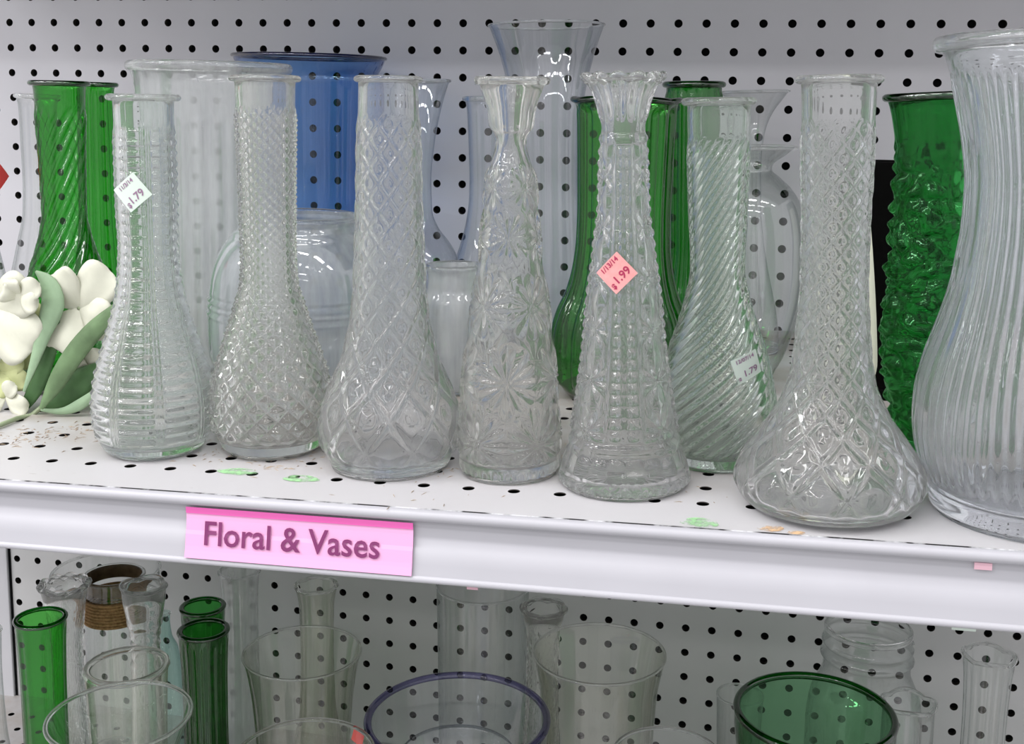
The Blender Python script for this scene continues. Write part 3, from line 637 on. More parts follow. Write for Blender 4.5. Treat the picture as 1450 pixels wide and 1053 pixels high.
# perforated back panels (n=16 so that the cell corners are exact)
ROTX = Matrix.Rotation(math.pi / 2, 4, 'X')
def back_panel(name, z0, z1, xa, za, m):
    me = perforated(name, -.14, 1.30, z0, z1, xa, za, .0038, m, .0055, 16)
    me.transform(ROTX)                     # sheet to XZ, holes go to +Y
    o = link('wall_back', me, m)
    me.materials.append(M_CORE)
    o['kind'] = 'structure'
    o['label'] = 'grey pegboard panel with rows of round holes'
    c = link('hole_backing', box_mesh(name + '_backing', (-.14, .0055, z0), (1.30, .02, z1)), M_DARK, o)  # near-black sheet, painted darkness of the hollow behind the holes
    return o
back_panel('upper_pegboard', -.060, .62, 0.0, .28523, M_PEG)
back_panel('lower_pegboard', -.62, -.0605, -.02444, -.27025, M_PEGL)
up = link('trim_1', box_mesh('upright', (-.11, -.004, -.62), (-.0345, .006, .62), .001), M_POST)
up['kind'] = 'structure'
link('slot_gap', box_mesh('gap', (-.0345, -.0012, -.62), (-.0322, .006, .62)), M_DARK, up)

# shelves -------------------------------------------------------------
DECK_TILT = -math.atan(.01735)
FRONT = -.5376
def profile_strip(name, pts, x0, x1):
    """open profile of (y,z) points swept along X"""
    pts = np.array(pts, float)
    a = np.concatenate([np.full((len(pts), 1), x0), pts], 1); b = np.concatenate([np.full((len(pts), 1), x1), pts], 1)
    k = np.arange(len(pts) - 1); n = len(pts)
    return mesh_np(name, np.concatenate([a, b]), np.stack([k, k + 1, n + k + 1, n + k], -1), True)

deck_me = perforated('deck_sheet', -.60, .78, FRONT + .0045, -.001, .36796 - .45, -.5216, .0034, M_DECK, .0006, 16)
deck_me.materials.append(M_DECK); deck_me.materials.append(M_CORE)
nose = [(FRONT + .0045, 0), (FRONT + .003, .0003), (FRONT + .0012, -.0004), (FRONT, -.0018), (FRONT - .0002, -.0034), (FRONT + .0006, -.0050), (FRONT + .0022, -.0060), (FRONT + .0042, -.0064)]
chan = [(FRONT + .0042, -.0064), (FRONT + .0050, -.0075), (FRONT + .0048, -.012), (FRONT + .0040, -.0200), (FRONT + .0028, -.0210), (FRONT + .0012, -.0290), (FRONT - .0002, -.0345)]
bead = [(FRONT - .0002, -.0345), (FRONT - .0014, -.0352), (FRONT - .0018, -.0366), (FRONT - .0012, -.0378), (FRONT + .0004, -.0382), (FRONT + .004, -.0380), (FRONT + .02, -.036)]
nose_me = profile_strip('nose', nose, -.60, .78)
chan_me = profile_strip('channel', chan, -.60, .78)
bead_me = profile_strip('bead', bead, -.60, .78)
chip_me = box_mesh('chip', (-.60, FRONT + .0036, -.0004), (.78, FRONT + .0047, .00045))
shade_pan_me = box_mesh('pan', (-.60, FRONT + .006, -.030), (.78, -.001, -.009))  # added near-black sheet that makes the deck holes read as dark
def shelf(label, loc, tilt):
    s = thing('display_shelf', label, 'shelf', loc, tilt)
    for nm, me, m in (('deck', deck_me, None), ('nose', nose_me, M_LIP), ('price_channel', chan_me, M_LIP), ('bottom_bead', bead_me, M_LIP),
                      ('chipped_edge', chip_me, M_CHIP), ('hole_shade_pan', shade_pan_me, M_DARK)):
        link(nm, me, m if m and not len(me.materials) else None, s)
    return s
upper = shelf('white perforated metal shelf with price channel carrying the glass vases in the front row', (.45, 0, 0), DECK_TILT)
lower = shelf('lower white metal shelf beneath, crowded with glass tops cut by the picture edge', (.45, 0, -.4576), 0)
top = shelf('upper white metal shelf above the vases, out of frame', (.45, .17, .475), 0)


# adhesive residue patches on the upper deck (local to the shelf)
def scrap(x0, x1, z0, z1, y, m):
    return link('paper_scrap', box_mesh('scrap', (x0, y - .0004, z0), (x1, y, z1)), m, upper)
scrap(.4285, .4365, -.0100, -.0066, FRONT + .0034, M_SCRAP)
scrap(.4200, .4310, -.0412, -.0390, FRONT + .004, M_STK['mint'])
scrap(.1790, .1850, -.0440, -.0385, FRONT + .010, M_SCRAP)
def residue(x, y, rx, ry, kind, z=.00035, lab=None):
    n = 22
    pts = []
    for k in range(n):
        a = 2 * math.pi * k / n
        w = 1 + .22 * noise.noise(Vector((math.cos(a) * 1.4 + x * 40, math.sin(a) * 1.4, y * 30)))
        pts.append((x + rx * w * math.cos(a), y + ry * w * math.sin(a), z))
    pts.append((x, y, z + .0001))
    F = np.array([(k, (k + 1) % n, n) for k in range(n)])
    o = link('sticker_residue', mesh_np('residue', np.array(pts), F), M_RES[kind], upper)
    o['label'] = lab or (kind + ' torn sticker residue')
    return o
residue(0.0353, -0.4942, 0.0125, 0.0055, 'green')
residue(0.0756, -0.4992, 0.0105, 0.0055, 'green')
residue(0.2989, -0.5251, 0.0095, 0.0065, 'green')
residue(0.3336, -0.5262, 0.0065, 0.0045, 'orange')
residue(0.3465, -0.5305, 0.0045, 0.003, 'orange')


# ================================================================== VASES: FRONT ROW
FG = 'pressed glass bud vases along the shelf front'
vase('A', 'bud_vase', 'clear ribbed bud vase with vertical panels and a mint price sticker on its neck', glass='cool', n=256, rows=230, pattern=pat_panel_ribs, solid=True, group=FG, rim=(.0026, .0021), foot=.003)
vase('B', 'bud_vase', 'clear bud vase covered in small raised pyramids, round bellied with plain foot', glass='warm', n=252, rows=230, pattern=pat_pyramids, solid=True, group=FG, rim=(.0028, .0021), foot=.005)
vase('C', 'bud_vase', 'clear diamond lattice bud vase with wide bell base standing behind the pink sign', glass='clear', n=240, rows=220, pattern=lattice(10, 1.45, .0009), solid=True, group=FG, rim=(.0026, .0020), foot=.004)
vase('D', 'bud_vase', 'clear starburst cut bud vase with square flared mouth', glass='warm', n=280, rows=230, pattern=pat_stars, solid=True, group=FG, rim=(.0020, .0022), rim_pattern=square_rim, foot=.005, wall=.0034)
vase('E', 'bud_vase', 'clear cone shaped bud vase with scalloped mouth, ring collar and salmon price sticker', glass='clear', n=288, rows=240, pattern=pat_cross_panels, solid=True, group=FG, rim=(.0022, .0022), rim_pattern=scallop(12, .0018, .0022), foot=.004)
vase('F', 'bud_vase', 'pale green tinted bud vase with spiral ribs and a mint price sticker on its belly', glass='mint', n=240, rows=200, pattern=swirl(22, -135, .0034, .008, .034, .8), solid=True, group=FG, rim=(.0028, .0024), foot=.004)
vase('G', 'bud_vase', 'clear diamond lattice bud vase with very wide squat base overhanging nearest the front shelf edge', glass='clear', n=264, rows=230, pattern=lattice(11, 1.4, .0011), solid=True, group=FG, rim=(.0026, .0022), foot=.004)
vase('H', 'hourglass_vase', 'large bluish clear reeded hourglass vase cut by the right picture edge', glass='icy', n=384, rows=150, pattern=pat_fine_reeds, solid=True, wall=.0034, rim=(.003, .004), foot=.006)
# ================================================================== VASES: BACK ROWS
BG_ = 'green glass vases on the upper shelf'
vase('crinkle', 'crinkle_vase', 'green bark textured vase standing beside the black box at right', glass='bark', rimglass='rim_green', solid=True, n=150, rows=150, pattern=pat_bark, rim=(.0026, .0024), group=BG_)
vase('swirlgreen', 'bud_vase', 'emerald green bud vase with slanting swirl ribs above the white flowers', glass='green', rimglass='rim_green', n=160, rows=100, pattern=swirl(16, -75, .0042, .01, .03), rim=(.0024, .002), group=BG_)
vase('flutegreen', 'bud_vase', 'green fluted bud vase half hidden behind the swirl ribbed green one at left', glass='green', rimglass='rim_green', n=128, rows=80, pattern=flutes(14, .003), rim=(.0022, .002), group=BG_)
vase('fluteback', 'fluted_vase', 'wide dark green fluted vase directly behind the scalloped cone vase', glass='green', rimglass='rim_green', n=168, rows=90, pattern=flutes(12, .0045), rim=(.0026, .0022), rim_pattern=scallop(6, .0006, .0012), group=BG_)
vase('greenback', 'bud_vase', 'green glass vase with ringed mouth behind the spiral ribbed clear vase', glass='green_dark', rimglass='rim_green', n=128, rows=80, pattern=flutes(16, .002), rim=(.003, .0026), group=BG_)
vase('leftclear', 'bud_vase', 'thin clear bud vase left of the emerald swirl vase', glass='sheet', n=96, rows=60, pattern=flutes(10, .0015), rim=(.002, .002))
vase('edgeclear', 'bud_vase', 'clear bud vase at far left edge bearing a red price tag', glass='sheet', n=96, rows=60, rim=(.002, .002))
vase('bigclear', 'cylinder_vase', 'big cloudy clear cylinder vase with ringed rim behind the ribbed bud vase', glass='frosted', n=140, rows=60, pattern=flutes(30, .0012, .02, .05), rim=(.0035, .0042))
vase('blue', 'cylinder_vase', 'cobalt blue glass cylinder vase with dark rim', glass='blue', rimglass='rim_blue', n=120, rows=60, rim=(.0026, .0018))
vase('jar', 'glass_jar', 'wide cloudy round glass jar with grooved mouth in front of the blue vase', 'jar', glass='haze', n=120, rows=70, pattern=lambda th, z, r, v, H: .0011 * np.cos(2 * np.pi * z / .0046) * (sstep(H - .017, H - .014, z) + sstep(.063, .065, z) * (1 - sstep(.076, .078, z))) + 0 * th, rim=(.0028, .0022))
vase('trumpetc', 'trumpet_vase', 'clear trumpet mouthed vase with bulb base behind the small jar', glass='sheet_blue', n=96, rows=80, rim=(.0018, .0014))
vase('smalljar', 'glass_jar', 'small low clear jar with thick rim between two bud vases', 'jar', glass='frosted', n=96, rows=60, rim=(.0026, .0022))
vase('lefto', 'bud_vase', 'bluish clear vase with straight neck left of the square mouthed vase', glass='sheet_blue', n=96, rows=60, rim=(.0026, .0022))
vase('talltrumpet', 'trumpet_vase', 'tallest thin clear trumpet vase flaring above the square mouthed vase', glass='sheet_blue', n=96, rows=80, pattern=flutes(10, .001, .02, .03), rim=(.0012, .001))
vase('stemtrumpet', 'trumpet_vase', 'thin clear trumpet vase with narrow stem behind the globe vase', glass='sheet', n=72, rows=70, rim=(.0012, .0011))
vase('globe', 'globe_vase', 'clear globe bodied vase with flared mouth right of the spiral ribbed vase', glass='sheet', n=96, rows=80, rim=(.0013, .0012))
vase('cream', 'slim_vase', 'slim cream ceramic vase with rounded foot before the black box', glass='cream', rimglass='cream', n=48, rows=40, rim=(.0014, .0014), foot=.003)
# ================================================================== LOWER SHELF
LG = 'glass crowded on the lower shelf'
vase('L1', 'glass_bowl', 'clear glass bowl showing only its round rim behind the twine wrapped jar', 'bowl', n=96, rows=50, rim=(.0016, .0014), group=LG)
vase('L2', 'bud_vase', 'clear bud vase with scalloped mouth left of the twine wrapped jar', n=160, rows=100, glass='clear', solid=True, pattern=lattice(10, 1.3, .0008), rim=(.003, .0026), rim_pattern=scallop(10, .0016, .0022), group=LG)
jar3 = vase('L3', 'glass_jar', 'glass jar wrapped with brown jute twine at its neck, dark lined mouth', 'jar', n=80, rows=50, rim=(.002, .0018), group=LG)
vase('L4', 'bud_vase', 'clear ringed bud vase with pinched mouth right of the twine wrapped jar', n=128, rows=90, glass='clear', solid=True, pattern=lambda th, z, r, v, H: .0007 * np.cos(2 * np.pi * z / .009) * sstep(H - .075, H - .07, z) * (1 - sstep(H - .035, H - .03, z)) + 0 * th, rim=(.0024, .0022), rim_pattern=scallop(4, .003, .0015), group=LG)
vase('L5', 'bud_vase', 'bright green bud vase at lower left', n=96, rows=70, glass='green', rimglass='rim_green', pattern=flutes(12, .0012), rim=(.0022, .0018), group=LG)
vase('L6', 'tumbler_vase', 'clear glass with thick rolled rim behind the big flared vase', n=80, rows=50, glass='sheet_olive', rim=(.0032, .0026), group=LG)
vase('L7', 'flared_vase', 'large clear wide flared vase in front at lower left', n=140, rows=80, glass='sheet_mint', pattern=flutes(18, .0016, .02, .09), rim=(.0016, .0014), group=LG)
vase('L8', 'bud_vase', 'green bud vase further back of the close green pair', n=96, rows=60, glass='green_dark', rimglass='rim_green', pattern=flutes(12, .001), rim=(.0024, .002), group=LG)
vase('L9', 'bud_vase', 'dark green bud vase nearer the front of the close green pair', n=96, rows=70, glass='green_dark', rimglass='rim_green', pattern=flutes(14, .0014), rim=(.0026, .002), group=LG)
vase('L10', 'glass_bottle', 'teal tinted bottle just right of the ringed bud vase', 'bottle', n=64, rows=50, glass='sheet_teal', rim=(.0014, .0014), group=LG)
vase('L11', 'bud_vase', 'cloudy clear vase tucked under the shelf lip beside the green pair', n=96, rows=60, glass='frosted', rim=(.002, .0018), group=LG)
vase('L12', 'tapered_vase', 'thin walled clear vase with wide open mouth left of the violet rimmed bowl', n=96, rows=60, glass='sheet_olive', rim=(.0012, .0011), group=LG)
vase('L13', 'bud_vase', 'olive tinted bud vase behind the thin wide mouthed vase', n=80, rows=60, glass='sheet_olive', rim=(.0022, .0018), rim_pattern=scallop(6, .0005, .0012), group=LG)
bowl14 = vase('L14', 'glass_bowl', 'clear bowl at the bottom edge with a red heart sticker', 'bowl', n=96, rows=50, glass='sheet_olive', rim=(.0016, .0014), group=LG)
bowl15 = vase('L15', 'plastic_bowl', 'clear plastic bowl with violet tinted rim', 'bowl', n=120, rows=50, glass='sheet_blue', rimglass='purple_rim', rim=(.0030, .0026), group=LG)
vase('L16', 'cylinder_vase', 'tall clear cylinder vase reaching up behind the violet rimmed bowl', n=96, rows=40, glass='sheet', rim=(.0014, .0012), group=LG)
vase('L17', 'bud_vase', 'olive tinted bud vase with pinched mouth left of the large round glass', n=128, rows=90, glass='warm', solid=True, pattern=lattice(9, 1.4, .0006), rim=(.0028, .0022), rim_pattern=scallop(6, .0012, .0014), group=LG)
vase('L18', 'tapered_vase', 'large thin clear vase with wide round mouth at lower centre', n=96, rows=60, glass='sheet_olive', rim=(.0012, .0012), group=LG)
vase('L19', 'glass_bowl', 'clear goblet top at the bottom edge right of the large round glass', 'glass', n=80, rows=40, glass='sheet', rim=(.0014, .0012), group=LG)
vase('L20', 'wide_vase', 'big bottle green vase with broad rolled mouth', n=120, rows=60, glass='green_soft', rimglass='rim_green', rim=(.0028, .003), group=LG)
vase('L21', 'tumbler', 'small faint clear tumbler left of the big green vase', 'glass', n=64, rows=30, glass='sheet', rim=(.0011, .001), group=LG)
vase('L22', 'glass_jar', 'clear canning jar with threaded mouth behind the big green vase', 'jar', n=110, rows=110, glass='sheet', pattern=lambda th, z, r, v, H: (.0026 * np.exp(-((z - H + .012 + .004 * (th / 6.283)) / .0016) ** 2) + .0034 * np.exp(-((z - H + .026) / .0018) ** 2)) + 0 * th, rim=(.0022, .0026), group=LG)
vase('L23', 'bud_vase', 'short clear vase with wavy mouth right of the big green vase', n=80, rows=50, glass='sheet', rim=(.002, .0018), rim_pattern=scallop(4, .0012, .003), group=LG)
vase('L24', 'bud_vase', 'clear fluted bud vase at lower right with wavy mouth', n=128, rows=60, glass='sheet', pattern=flutes(16, .0016), rim=(.0022, .0018), rim_pattern=scallop(4, .0010, .0025), group=LG)
vase('L25', 'bud_vase', 'clear bud vase cut by the left picture edge on the lower shelf', n=80, rows=50, glass='sheet', rim=(.002, .0018), group=LG)

# liner and twine of the wrapped jar
pz = INFO['L3'][1]; H3 = pz[-1][0]
zs = np.linspace(H3 * .945, H3 * .995, 10)
link('dark_lining', lathe('lining', np.stack([zs, pchip(pz, zs) - .0016], -1), 64), M_BURLAP, jar3)
for k in range(8):
    zc = H3 * .832 + k * .0029
    rr = float(pchip(pz, np.array([zc]))[0]) + .0012
    o = link('twine_turn', lathe('twine', ring_profile(rr, zc, .0015, .0015, 8), 56, closed=True), M_TWINE, jar3)
wi = INFO['L15'][1]; H15 = wi[-1][0]
link('inner_well', lathe('inner_well', [(H15 * .70, 1e-5), (H15 * .70, .030), (H15 * .74, .038), (H15 * .84, .042), (H15 * .855, .0435), (H15 * .84, .0445)], 80), G['sheet_blue'], bowl15)

# ================================================================== BLACK BOX
bx = thing('black_box', 'tall black lacquered box standing behind the cream vase', 'box', (.862, -.235, .0072))
def open_box(w, d, h, t):
    bm = bmesh.new()
    o = [(-w, -d), (w, -d), (w, d), (-w, d)]
    i = [(-w + t, -d + t), (w - t, -d + t), (w - t, d - t), (-w + t, d - t)]
    vo0 = [bm.verts.new((*p, 0)) for p in o]; vo1 = [bm.verts.new((*p, h)) for p in o]
    vi1 = [bm.verts.new((*p, h)) for p in i]; vi0 = [bm.verts.new((*p, t)) for p in i]
    bm.faces.new(vo0[::-1]); bm.faces.new(vi0)
    for k in range(4):
        j = (k + 1) % 4
        bm.faces.new((vo0[k], vo0[j], vo1[j], vo1[k])); bm.faces.new((vo1[k], vo1[j], vi1[j], vi1[k])); bm.faces.new((vi1[k], vi1[j], vi0[j], vi0[k]))
    me = bpy.data.meshes.new('open_box'); bm.to_mesh(me); bm.free()
    return me
link('body', open_box(.0195, .018, .168, .003), G['black'], bx)
link('foot_band', box_mesh('band', (-.0203, -.0188, .0), (.0203, .0188, .008), .001), G['black'], bx)

# ================================================================== TEXT, STICKERS, SIGN
def text_mesh(s, size, bold=0.0, align='CENTER'):
    cu = bpy.data.curves.new('txt', 'FONT')
    cu.body = s; cu.size = size; cu.align_x = align; cu.align_y = 'CENTER'
    cu.offset = bold; cu.resolution_u = 3
    o = bpy.data.objects.new('txt', cu); COL.objects.link(o)
    bpy.context.view_layer.update()
    me = bpy.data.meshes.new_from_object(o.evaluated_get(bpy.context.evaluated_depsgraph_get()))
    bpy.data.objects.remove(o); bpy.data.curves.remove(cu)
    return me

def sticker(key, z, dphi, roll, size, kind, lines, ink, out_=.0012, bend=.028, tilt=0.0, label=None):
    t, prof = INFO[key]
    base = Vector(VD[key]['p'])
    to = CAM - base
    phi = math.atan2(to.y, to.x) + dphi
    n_ = Vector((math.cos(phi), math.sin(phi), 0)); rt = Vector((-math.sin(phi), math.cos(phi), 0)); upv = Vector((0, 0, 1))
    R = Matrix.Rotation(-tilt, 3, rt)
    n_ = R @ n_; upv = R @ upv
    r = float(pchip(prof, np.array([z]))[0]) + out_
    c0 = Vector((r * math.cos(phi), r * math.sin(phi), z))
    ca, sa = math.cos(roll), math.sin(roll)
    def place(x, y, lift):
        a, b = x * ca - y * sa, x * sa + y * ca
        dep = -bend * (1 - math.cos(a / bend)); aa = bend * math.sin(a / bend)
        return c0 + rt * aa + upv * b + n_ * (dep + lift)
    k = 9; V = []
    for l_ in (0.0, .00025):
        for i in range(k):
            for j in range(k):
                V.append(place((i / (k - 1) - .5) * size, (j / (k - 1) - .5) * size, l_))
    F = []
    for i in range(k - 1):
        for j in range(k - 1):
            q = (i * k + j, (i + 1) * k + j, (i + 1) * k + j + 1, i * k + j + 1)
            F.append(q[::-1]); F.append(tuple(x_ + k * k for x_ in q))
    o = link('price_sticker', mesh_np('sticker', np.array([tuple(p) for p in V]), np.array(F)), M_STK[kind], t)
    o['label'] = label or kind + ' square price sticker'
    for (s, x, y, sz, rot) in lines:
        me = text_mesh(s, sz, .00012)
        c, s_ = math.cos(rot), math.sin(rot)
        for v_ in me.vertices:
            v_.co = place(x + v_.co.x * c - v_.co.y * s_, y + v_.co.x * s_ + v_.co.y * c, .00045)
        link('printed_price', me, ink, o)
    return o
sticker('A', .158, -.42, .70, .0165, 'mint', [('1.79', .0005, -.0035, .0062, 0), ('11/3/14', 0, .0055, .0034, 0), ('$', -.0060, -.0050, .0042, 0)], M_INK, .0022, .05, label='pale mint square price sticker')
sticker('E', .120, -.18, .80, .0158, 'pink', [('1.99', .0012, -.0030, .0062, 0), ('1/13/14', 0, .0055, .0038, 0), ('$', -.0058, -.0045, .0042, 0)], M_INKR, .0026, .04, .15, label='salmon pink square price sticker')
sticker('F', .063, .55, .42, .0160, 'mint', [('1.79', .0014, -.0033, .0056, 0), ('12/07/14', 0, .0055, .0033, 0), ('$', -.0060, -.0056, .0038, 0)], M_INK, .0040, .05, -.2, label='pale mint square price sticker')
sticker('edgeclear', .158, .6, .785, .0260, 'red', [], M_INKR, .0015, .06, label='red diamond price sticker')
sticker('L14', .2205, 2.25, .3, .011, 'red', [], M_INKR, .001, .06, label='red sticker')


# the pink section sign slipped into the price channel
sg = thing('shelf_sign', 'pink paper sign reading Floral & Vases in the price channel', 'sign', (.45 + .0885, FRONT, .0015), DECK_TILT)
def chan_y(z):
    return float(np.interp(z, [-.0344, -.029, -.021, -.020, -.012, -.007], [-.0014, .0002, .0016, .0022, .0034, .0032]))
def curved_sheet(name, x0, x1, za, zb, off, th, nz=14, slant=0.0):
    V, F = [], []
    for l_ in (0, th):
        for i in range(nz):
            z = za + (zb - za) * i / (nz - 1)
            y = chan_y(z) - off - l_
            V += [(x0 + slant * (z - za), y, z), (x1 + slant * (z - za), y, z)]
    n = 2 * nz
    for i in range(nz - 1):
        a = 2 * i
        F += [(a, a + 1, a + 3, a + 2), (n + a, n + a + 2, n + a + 3, n + a + 1)]
    for i in range(nz - 1):
        F += [(2 * i, 2 * i + 2, n + 2 * i + 2, n + 2 * i), (2 * i + 1, n + 2 * i + 1, n + 2 * i + 3, 2 * i + 3)]
    F += [(0, n, n + 1, 1), (n - 2, n - 1, 2 * n - 1, 2 * n - 2)]
    return mesh_np(name, np.array(V), np.array(F), False)
link('paper', curved_sheet('paper', -.0640, .0640, -.0342, -.0072, .0004, .0003), M_SIGN, sg)
o = link('top_shade_strip', curved_sheet('top_shade_strip', -.0640, .0640, -.0105, -.0071, .0008, .0003, 5), M_SIGNT, sg)  # strip of deeper pink painted in as the shade below the nose
o['label'] = 'deep pink top strip, painted shade under the shelf nose'
me = text_mesh('Floral & Vases', .0178, .00022)
xs = [v_.co.x for v_ in me.vertices]
k = .099 / (max(xs) - min(xs))
for v_ in me.vertices:
    z = v_.co.y * 1.0 - .0212
    v_.co = (v_.co.x * k - .0035, chan_y(z) - .0015, z)
link('lettering', me, M_LET, sg)


# ================================================================== SILK HYDRANGEA SPRAY
fl = thing('silk_hydrangea', 'white silk hydrangea spray with green leaves lying left of the ribbed bud vase', 'flower', (0.2849, -0.4000, -0.0051))
FL0 = Vector(fl.location)
def leaf(name, pts, ws, m, fold, parent=None, k=16, c=7, wave=.0):
    """blade swept along a centre line: half widths ws, keel depth fold, its own thickness"""
    pts = [Vector(p) - FL0 for p in pts]
    n = len(pts)
    def samp(arr, t):
        x_ = t * (n - 1); i = min(int(x_), n - 2); f_ = x_ - i
        p0, p1, p2, p3 = arr[max(i - 1, 0)], arr[i], arr[i + 1], arr[min(i + 2, n - 1)]
        return .5 * ((2 * p1) + (p2 - p0) * f_ + (2 * p0 - 5 * p1 + 4 * p2 - p3) * f_ * f_ + (3 * p1 - p0 - 3 * p2 + p3) * f_ ** 3)
    V = []
    rows = []
    for i in range(k):
        t = i / (k - 1)
        p = samp(pts, t); tan = (samp(pts, min(t + .02, 1)) - samp(pts, max(t - .02, 0))).normalized()
        w = max(samp(ws, t), .0002)
        side = tan.cross(Vector((0, -1, 0))).normalized(); nrm = side.cross(tan).normalized()
        rows.append((p, side, nrm, w, t))
    for l_ in (0.0, .0006):
        for p, side, nrm, w, t in rows:
            for j in range(c):
                a = 2 * j / (c - 1) - 1
                V.append(tuple(p + side * (a * w) + nrm * (-fold * abs(a) ** 1.5 * w + l_ + wave * math.sin(5 * t + 4 * a) * w)))
    q = k * c; FF = []
    for i in range(k - 1):
        for j in range(c - 1):
            a = i * c + j
            FF += [(a, a + 1, a + c + 1, a + c), (q + a, q + a + c, q + a + c + 1, q + a + 1)]
    for i in range(k - 1):
        FF += [(i * c, (i + 1) * c, q + (i + 1) * c, q + i * c), (i * c + c - 1, q + i * c + c - 1, q + (i + 1) * c + c - 1, (i + 1) * c + c - 1)]
    return link(name, mesh_np(name, np.array(V), np.array(FF)), m, parent or fl)
def floret(cn, tips, m, label=None):
    f_ = link('floret', lathe('floret_eye', [(0, 1e-5), (.0003, .0014), (.0016, .0012), (.002, 1e-5)], 12), M_STEM, fl)
    me = f_.data
    off = Vector(cn) - FL0
    me.transform(Matrix.Translation(off) @ Matrix.Rotation(math.pi / 2, 4, 'X'))
    for tip, w in tips:
        a, b = Vector(cn), Vector(tip)
        mid = (a + b) / 2 + Vector((0, -.004, 0))
        q1 = a.lerp(b, .22) + Vector((0, -.002, 0)); q2 = a.lerp(b, .78) + Vector((0, -.004, 0))
        leaf('petal', [a, q1, mid, q2, a.lerp(b, .95) + Vector((0, -.0025, 0)), b], [w * .14, w * .62, w * 1.05, w * 1.15, w * .95, w * .30], m, -.02, f_, 16, 7, .07)
    return f_
floret((0.2813, -0.3840, 0.0537), [((0.2886, -0.3900, 0.0719), 0.0070), ((0.2858, -0.3900, 0.0403), 0.0081), ((0.2741, -0.3900, 0.0257), 0.0070)], M_PETALG)
floret((0.2590, -0.3920, 0.0232), [((0.2848, -0.3980, 0.0192), 0.0070), ((0.2702, -0.3980, 0.0093), 0.0070), ((0.2813, -0.3980, 0.0338), 0.0070), ((0.2468, -0.3980, 0.0208), 0.0081)], M_PETALG)
floret((0.2668, -0.3980, 0.0071), [((0.2881, -0.4040, 0.0021), 0.0065), ((0.2553, -0.4040, -0.0021), 0.0076), ((0.2792, -0.4040, 0.0168), 0.0054)], M_PETAL)
floret((0.3228, -0.3860, 0.0238), [((0.3385, -0.3920, 0.0398), 0.0070), ((0.3202, -0.3920, 0.0348), 0.0059), ((0.3277, -0.3920, 0.0117), 0.0070)], M_PETAL)
floret((0.2639, -0.3980, 0.0691), [((0.2947, -0.4040, 0.0841), 0.0141), ((0.2946, -0.4040, 0.0437), 0.0178), ((0.2445, -0.4040, 0.0856), 0.0135), ((0.2439, -0.4040, 0.0343), 0.0162)], M_PETAL)
floret((0.2860, -0.4040, 0.0789), [((0.2861, -0.4100, 0.0903), 0.0054), ((0.3053, -0.4100, 0.0874), 0.0070), ((0.3036, -0.4100, 0.0750), 0.0065), ((0.2788, -0.4100, 0.0824), 0.0059)], M_PETAL)
floret((0.3224, -0.3920, 0.0701), [((0.3499, -0.3980, 0.0972), 0.0135), ((0.3495, -0.3980, 0.0629), 0.0124), ((0.3096, -0.3980, 0.0413), 0.0146), ((0.3080, -0.3980, 0.0934), 0.0141)], M_PETAL)
leaf('leaf', [(0.2776, -0.4020, -0.0061), (0.2897, -0.4010, 0.0113), (0.2998, -0.4000, 0.0324), (0.3076, -0.3990, 0.0521), (0.3107, -0.3980, 0.0637)], [0.0014, 0.0052, 0.0052, 0.0033, 0.0005], M_LEAFD, 0.25)
leaf('leaf', [(0.2959, -0.4000, -0.0004), (0.3106, -0.3987, 0.0102), (0.3252, -0.3973, 0.0216), (0.3365, -0.3960, 0.0328)], [0.0014, 0.0085, 0.0089, 0.0019], M_LEAFD, 0.2)
leaf('leaf', [(0.3005, -0.4080, 0.0020), (0.3155, -0.4067, 0.0017), (0.3286, -0.4053, 0.0072), (0.3429, -0.4040, 0.0185)], [0.0009, 0.0024, 0.0038, 0.0019], M_LEAFP, 0.3)
leaf('leaf', [(0.2898, -0.4100, 0.0145), (0.2972, -0.4084, 0.0350), (0.3035, -0.4068, 0.0544), (0.3097, -0.4052, 0.0736), (0.3062, -0.4036, 0.0875), (0.2976, -0.4020, 0.0954)], [0.0009, 0.0033, 0.0056, 0.0085, 0.0066, 0.0009], M_LEAFP, 0.3)
leaf('leaf', [(0.3033, -0.4120, 0.0042), (0.3140, -0.4108, 0.0221), (0.3256, -0.4096, 0.0399), (0.3390, -0.4084, 0.0557), (0.3512, -0.4072, 0.0675), (0.3596, -0.4060, 0.0781)], [0.0014, 0.0061, 0.0070, 0.0066, 0.0052, 0.0009], M_LEAFD2, 0.3)

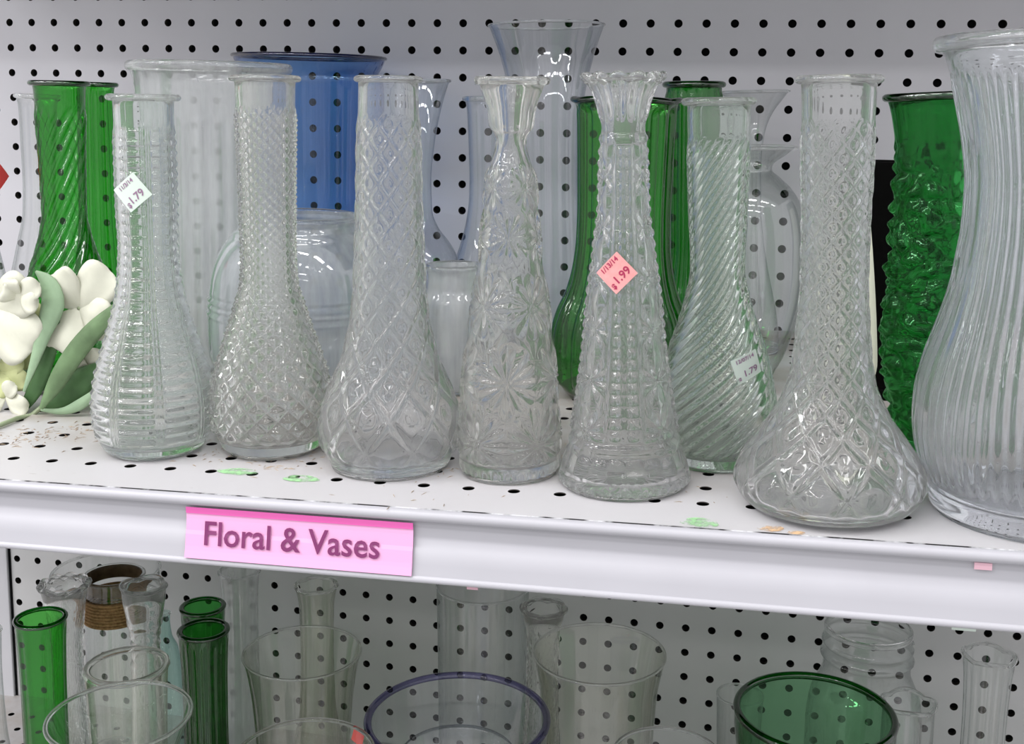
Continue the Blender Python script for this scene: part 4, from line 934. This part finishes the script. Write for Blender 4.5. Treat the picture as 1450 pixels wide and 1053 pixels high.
def tube(name, pts, r, m, parent, org):
    V, FF = [], []
    pts = [Vector(p) - org for p in pts]; n = 8
    for i, p in enumerate(pts):
        tan = (pts[min(i + 1, len(pts) - 1)] - pts[max(i - 1, 0)]).normalized()
        a = tan.cross(Vector((0, 0, 1))).normalized(); b = a.cross(tan)
        for j in range(n):
            an = 2 * math.pi * j / n
            V.append(tuple(p + a * (r * math.cos(an)) + b * (r * math.sin(an))))
    for i in range(len(pts) - 1):
        for j in range(n):
            FF.append((i * n + j, i * n + (j + 1) % n, (i + 1) * n + (j + 1) % n, (i + 1) * n + j))
    FF.append(tuple(reversed(range(0, 4)))); 
    return link(name, mesh_np(name, np.array(V), np.array(FF)), m, parent)
tube('stem', [(0.2921, -0.4494, -0.0005), (0.2929, -0.4233, -0.0005), (0.2899, -0.4040, -0.0037), (0.3000, -0.4040, 0.0039)], .0017, M_STEM, fl, FL0)


# ================================================================== loose straw and dust bits on the upper deck
bits_v, bits_f = [], []
rr_ = random.Random(5)
SPOTS = [(0.331, -0.452, 0.020, 0.012, 60), (0.313, -0.458, 0.012, 0.010, 40), (0.345, -0.435, 0.020, 0.012, 40), (0.457, -0.461, 0.012, 0.015, 30), (0.506, -0.479, 0.014, 0.010, 30), (0.519, -0.448, 0.012, 0.020, 30), (0.602, -0.460, 0.006, 0.015, 16), (0.664, -0.434, 0.010, 0.020, 16), (0.750, -0.481, 0.030, 0.015, 16), (0.866, -0.446, 0.012, 0.012, 30), (0.603, -0.517, 0.030, 0.012, 12)]
for (cx_, cy_, sx_, sy_, cnt) in SPOTS:
    for _ in range(cnt):
        x_ = cx_ + rr_.gauss(0, sx_); y_ = cy_ + rr_.gauss(0, sy_)
        a_ = rr_.uniform(0, math.pi); L_ = rr_.uniform(.0005, .0028); w_ = rr_.uniform(.00010, .00022)
        z_ = .01735 * (x_ - .45) + .0002
        dx_, dy_ = math.cos(a_) * L_, math.sin(a_) * L_; px_, py_ = -math.sin(a_) * w_, math.cos(a_) * w_
        b_ = len(bits_v)
        bits_v += [(x_ - dx_ - px_, y_ - dy_ - py_, z_), (x_ + dx_ - px_, y_ + dy_ - py_, z_), (x_ + dx_ + px_, y_ + dy_ + py_, z_), (x_ - dx_ + px_, y_ - dy_ + py_, z_), (x_, y_, z_ + w_ * 2.2)]
        bits_f += [(b_, b_ + 1, b_ + 4), (b_ + 1, b_ + 2, b_ + 4), (b_ + 2, b_ + 3, b_ + 4), (b_ + 3, b_, b_ + 4), (b_, b_ + 3, b_ + 2), (b_, b_ + 2, b_ + 1)]
db = link('straw_debris', mesh_np('straw_debris', np.array(bits_v), np.array(bits_f), False), M_STRAW)
db['kind'] = 'stuff'; db['label'] = 'dry straw and dust bits scattered on the white shelf'; db['category'] = 'debris'
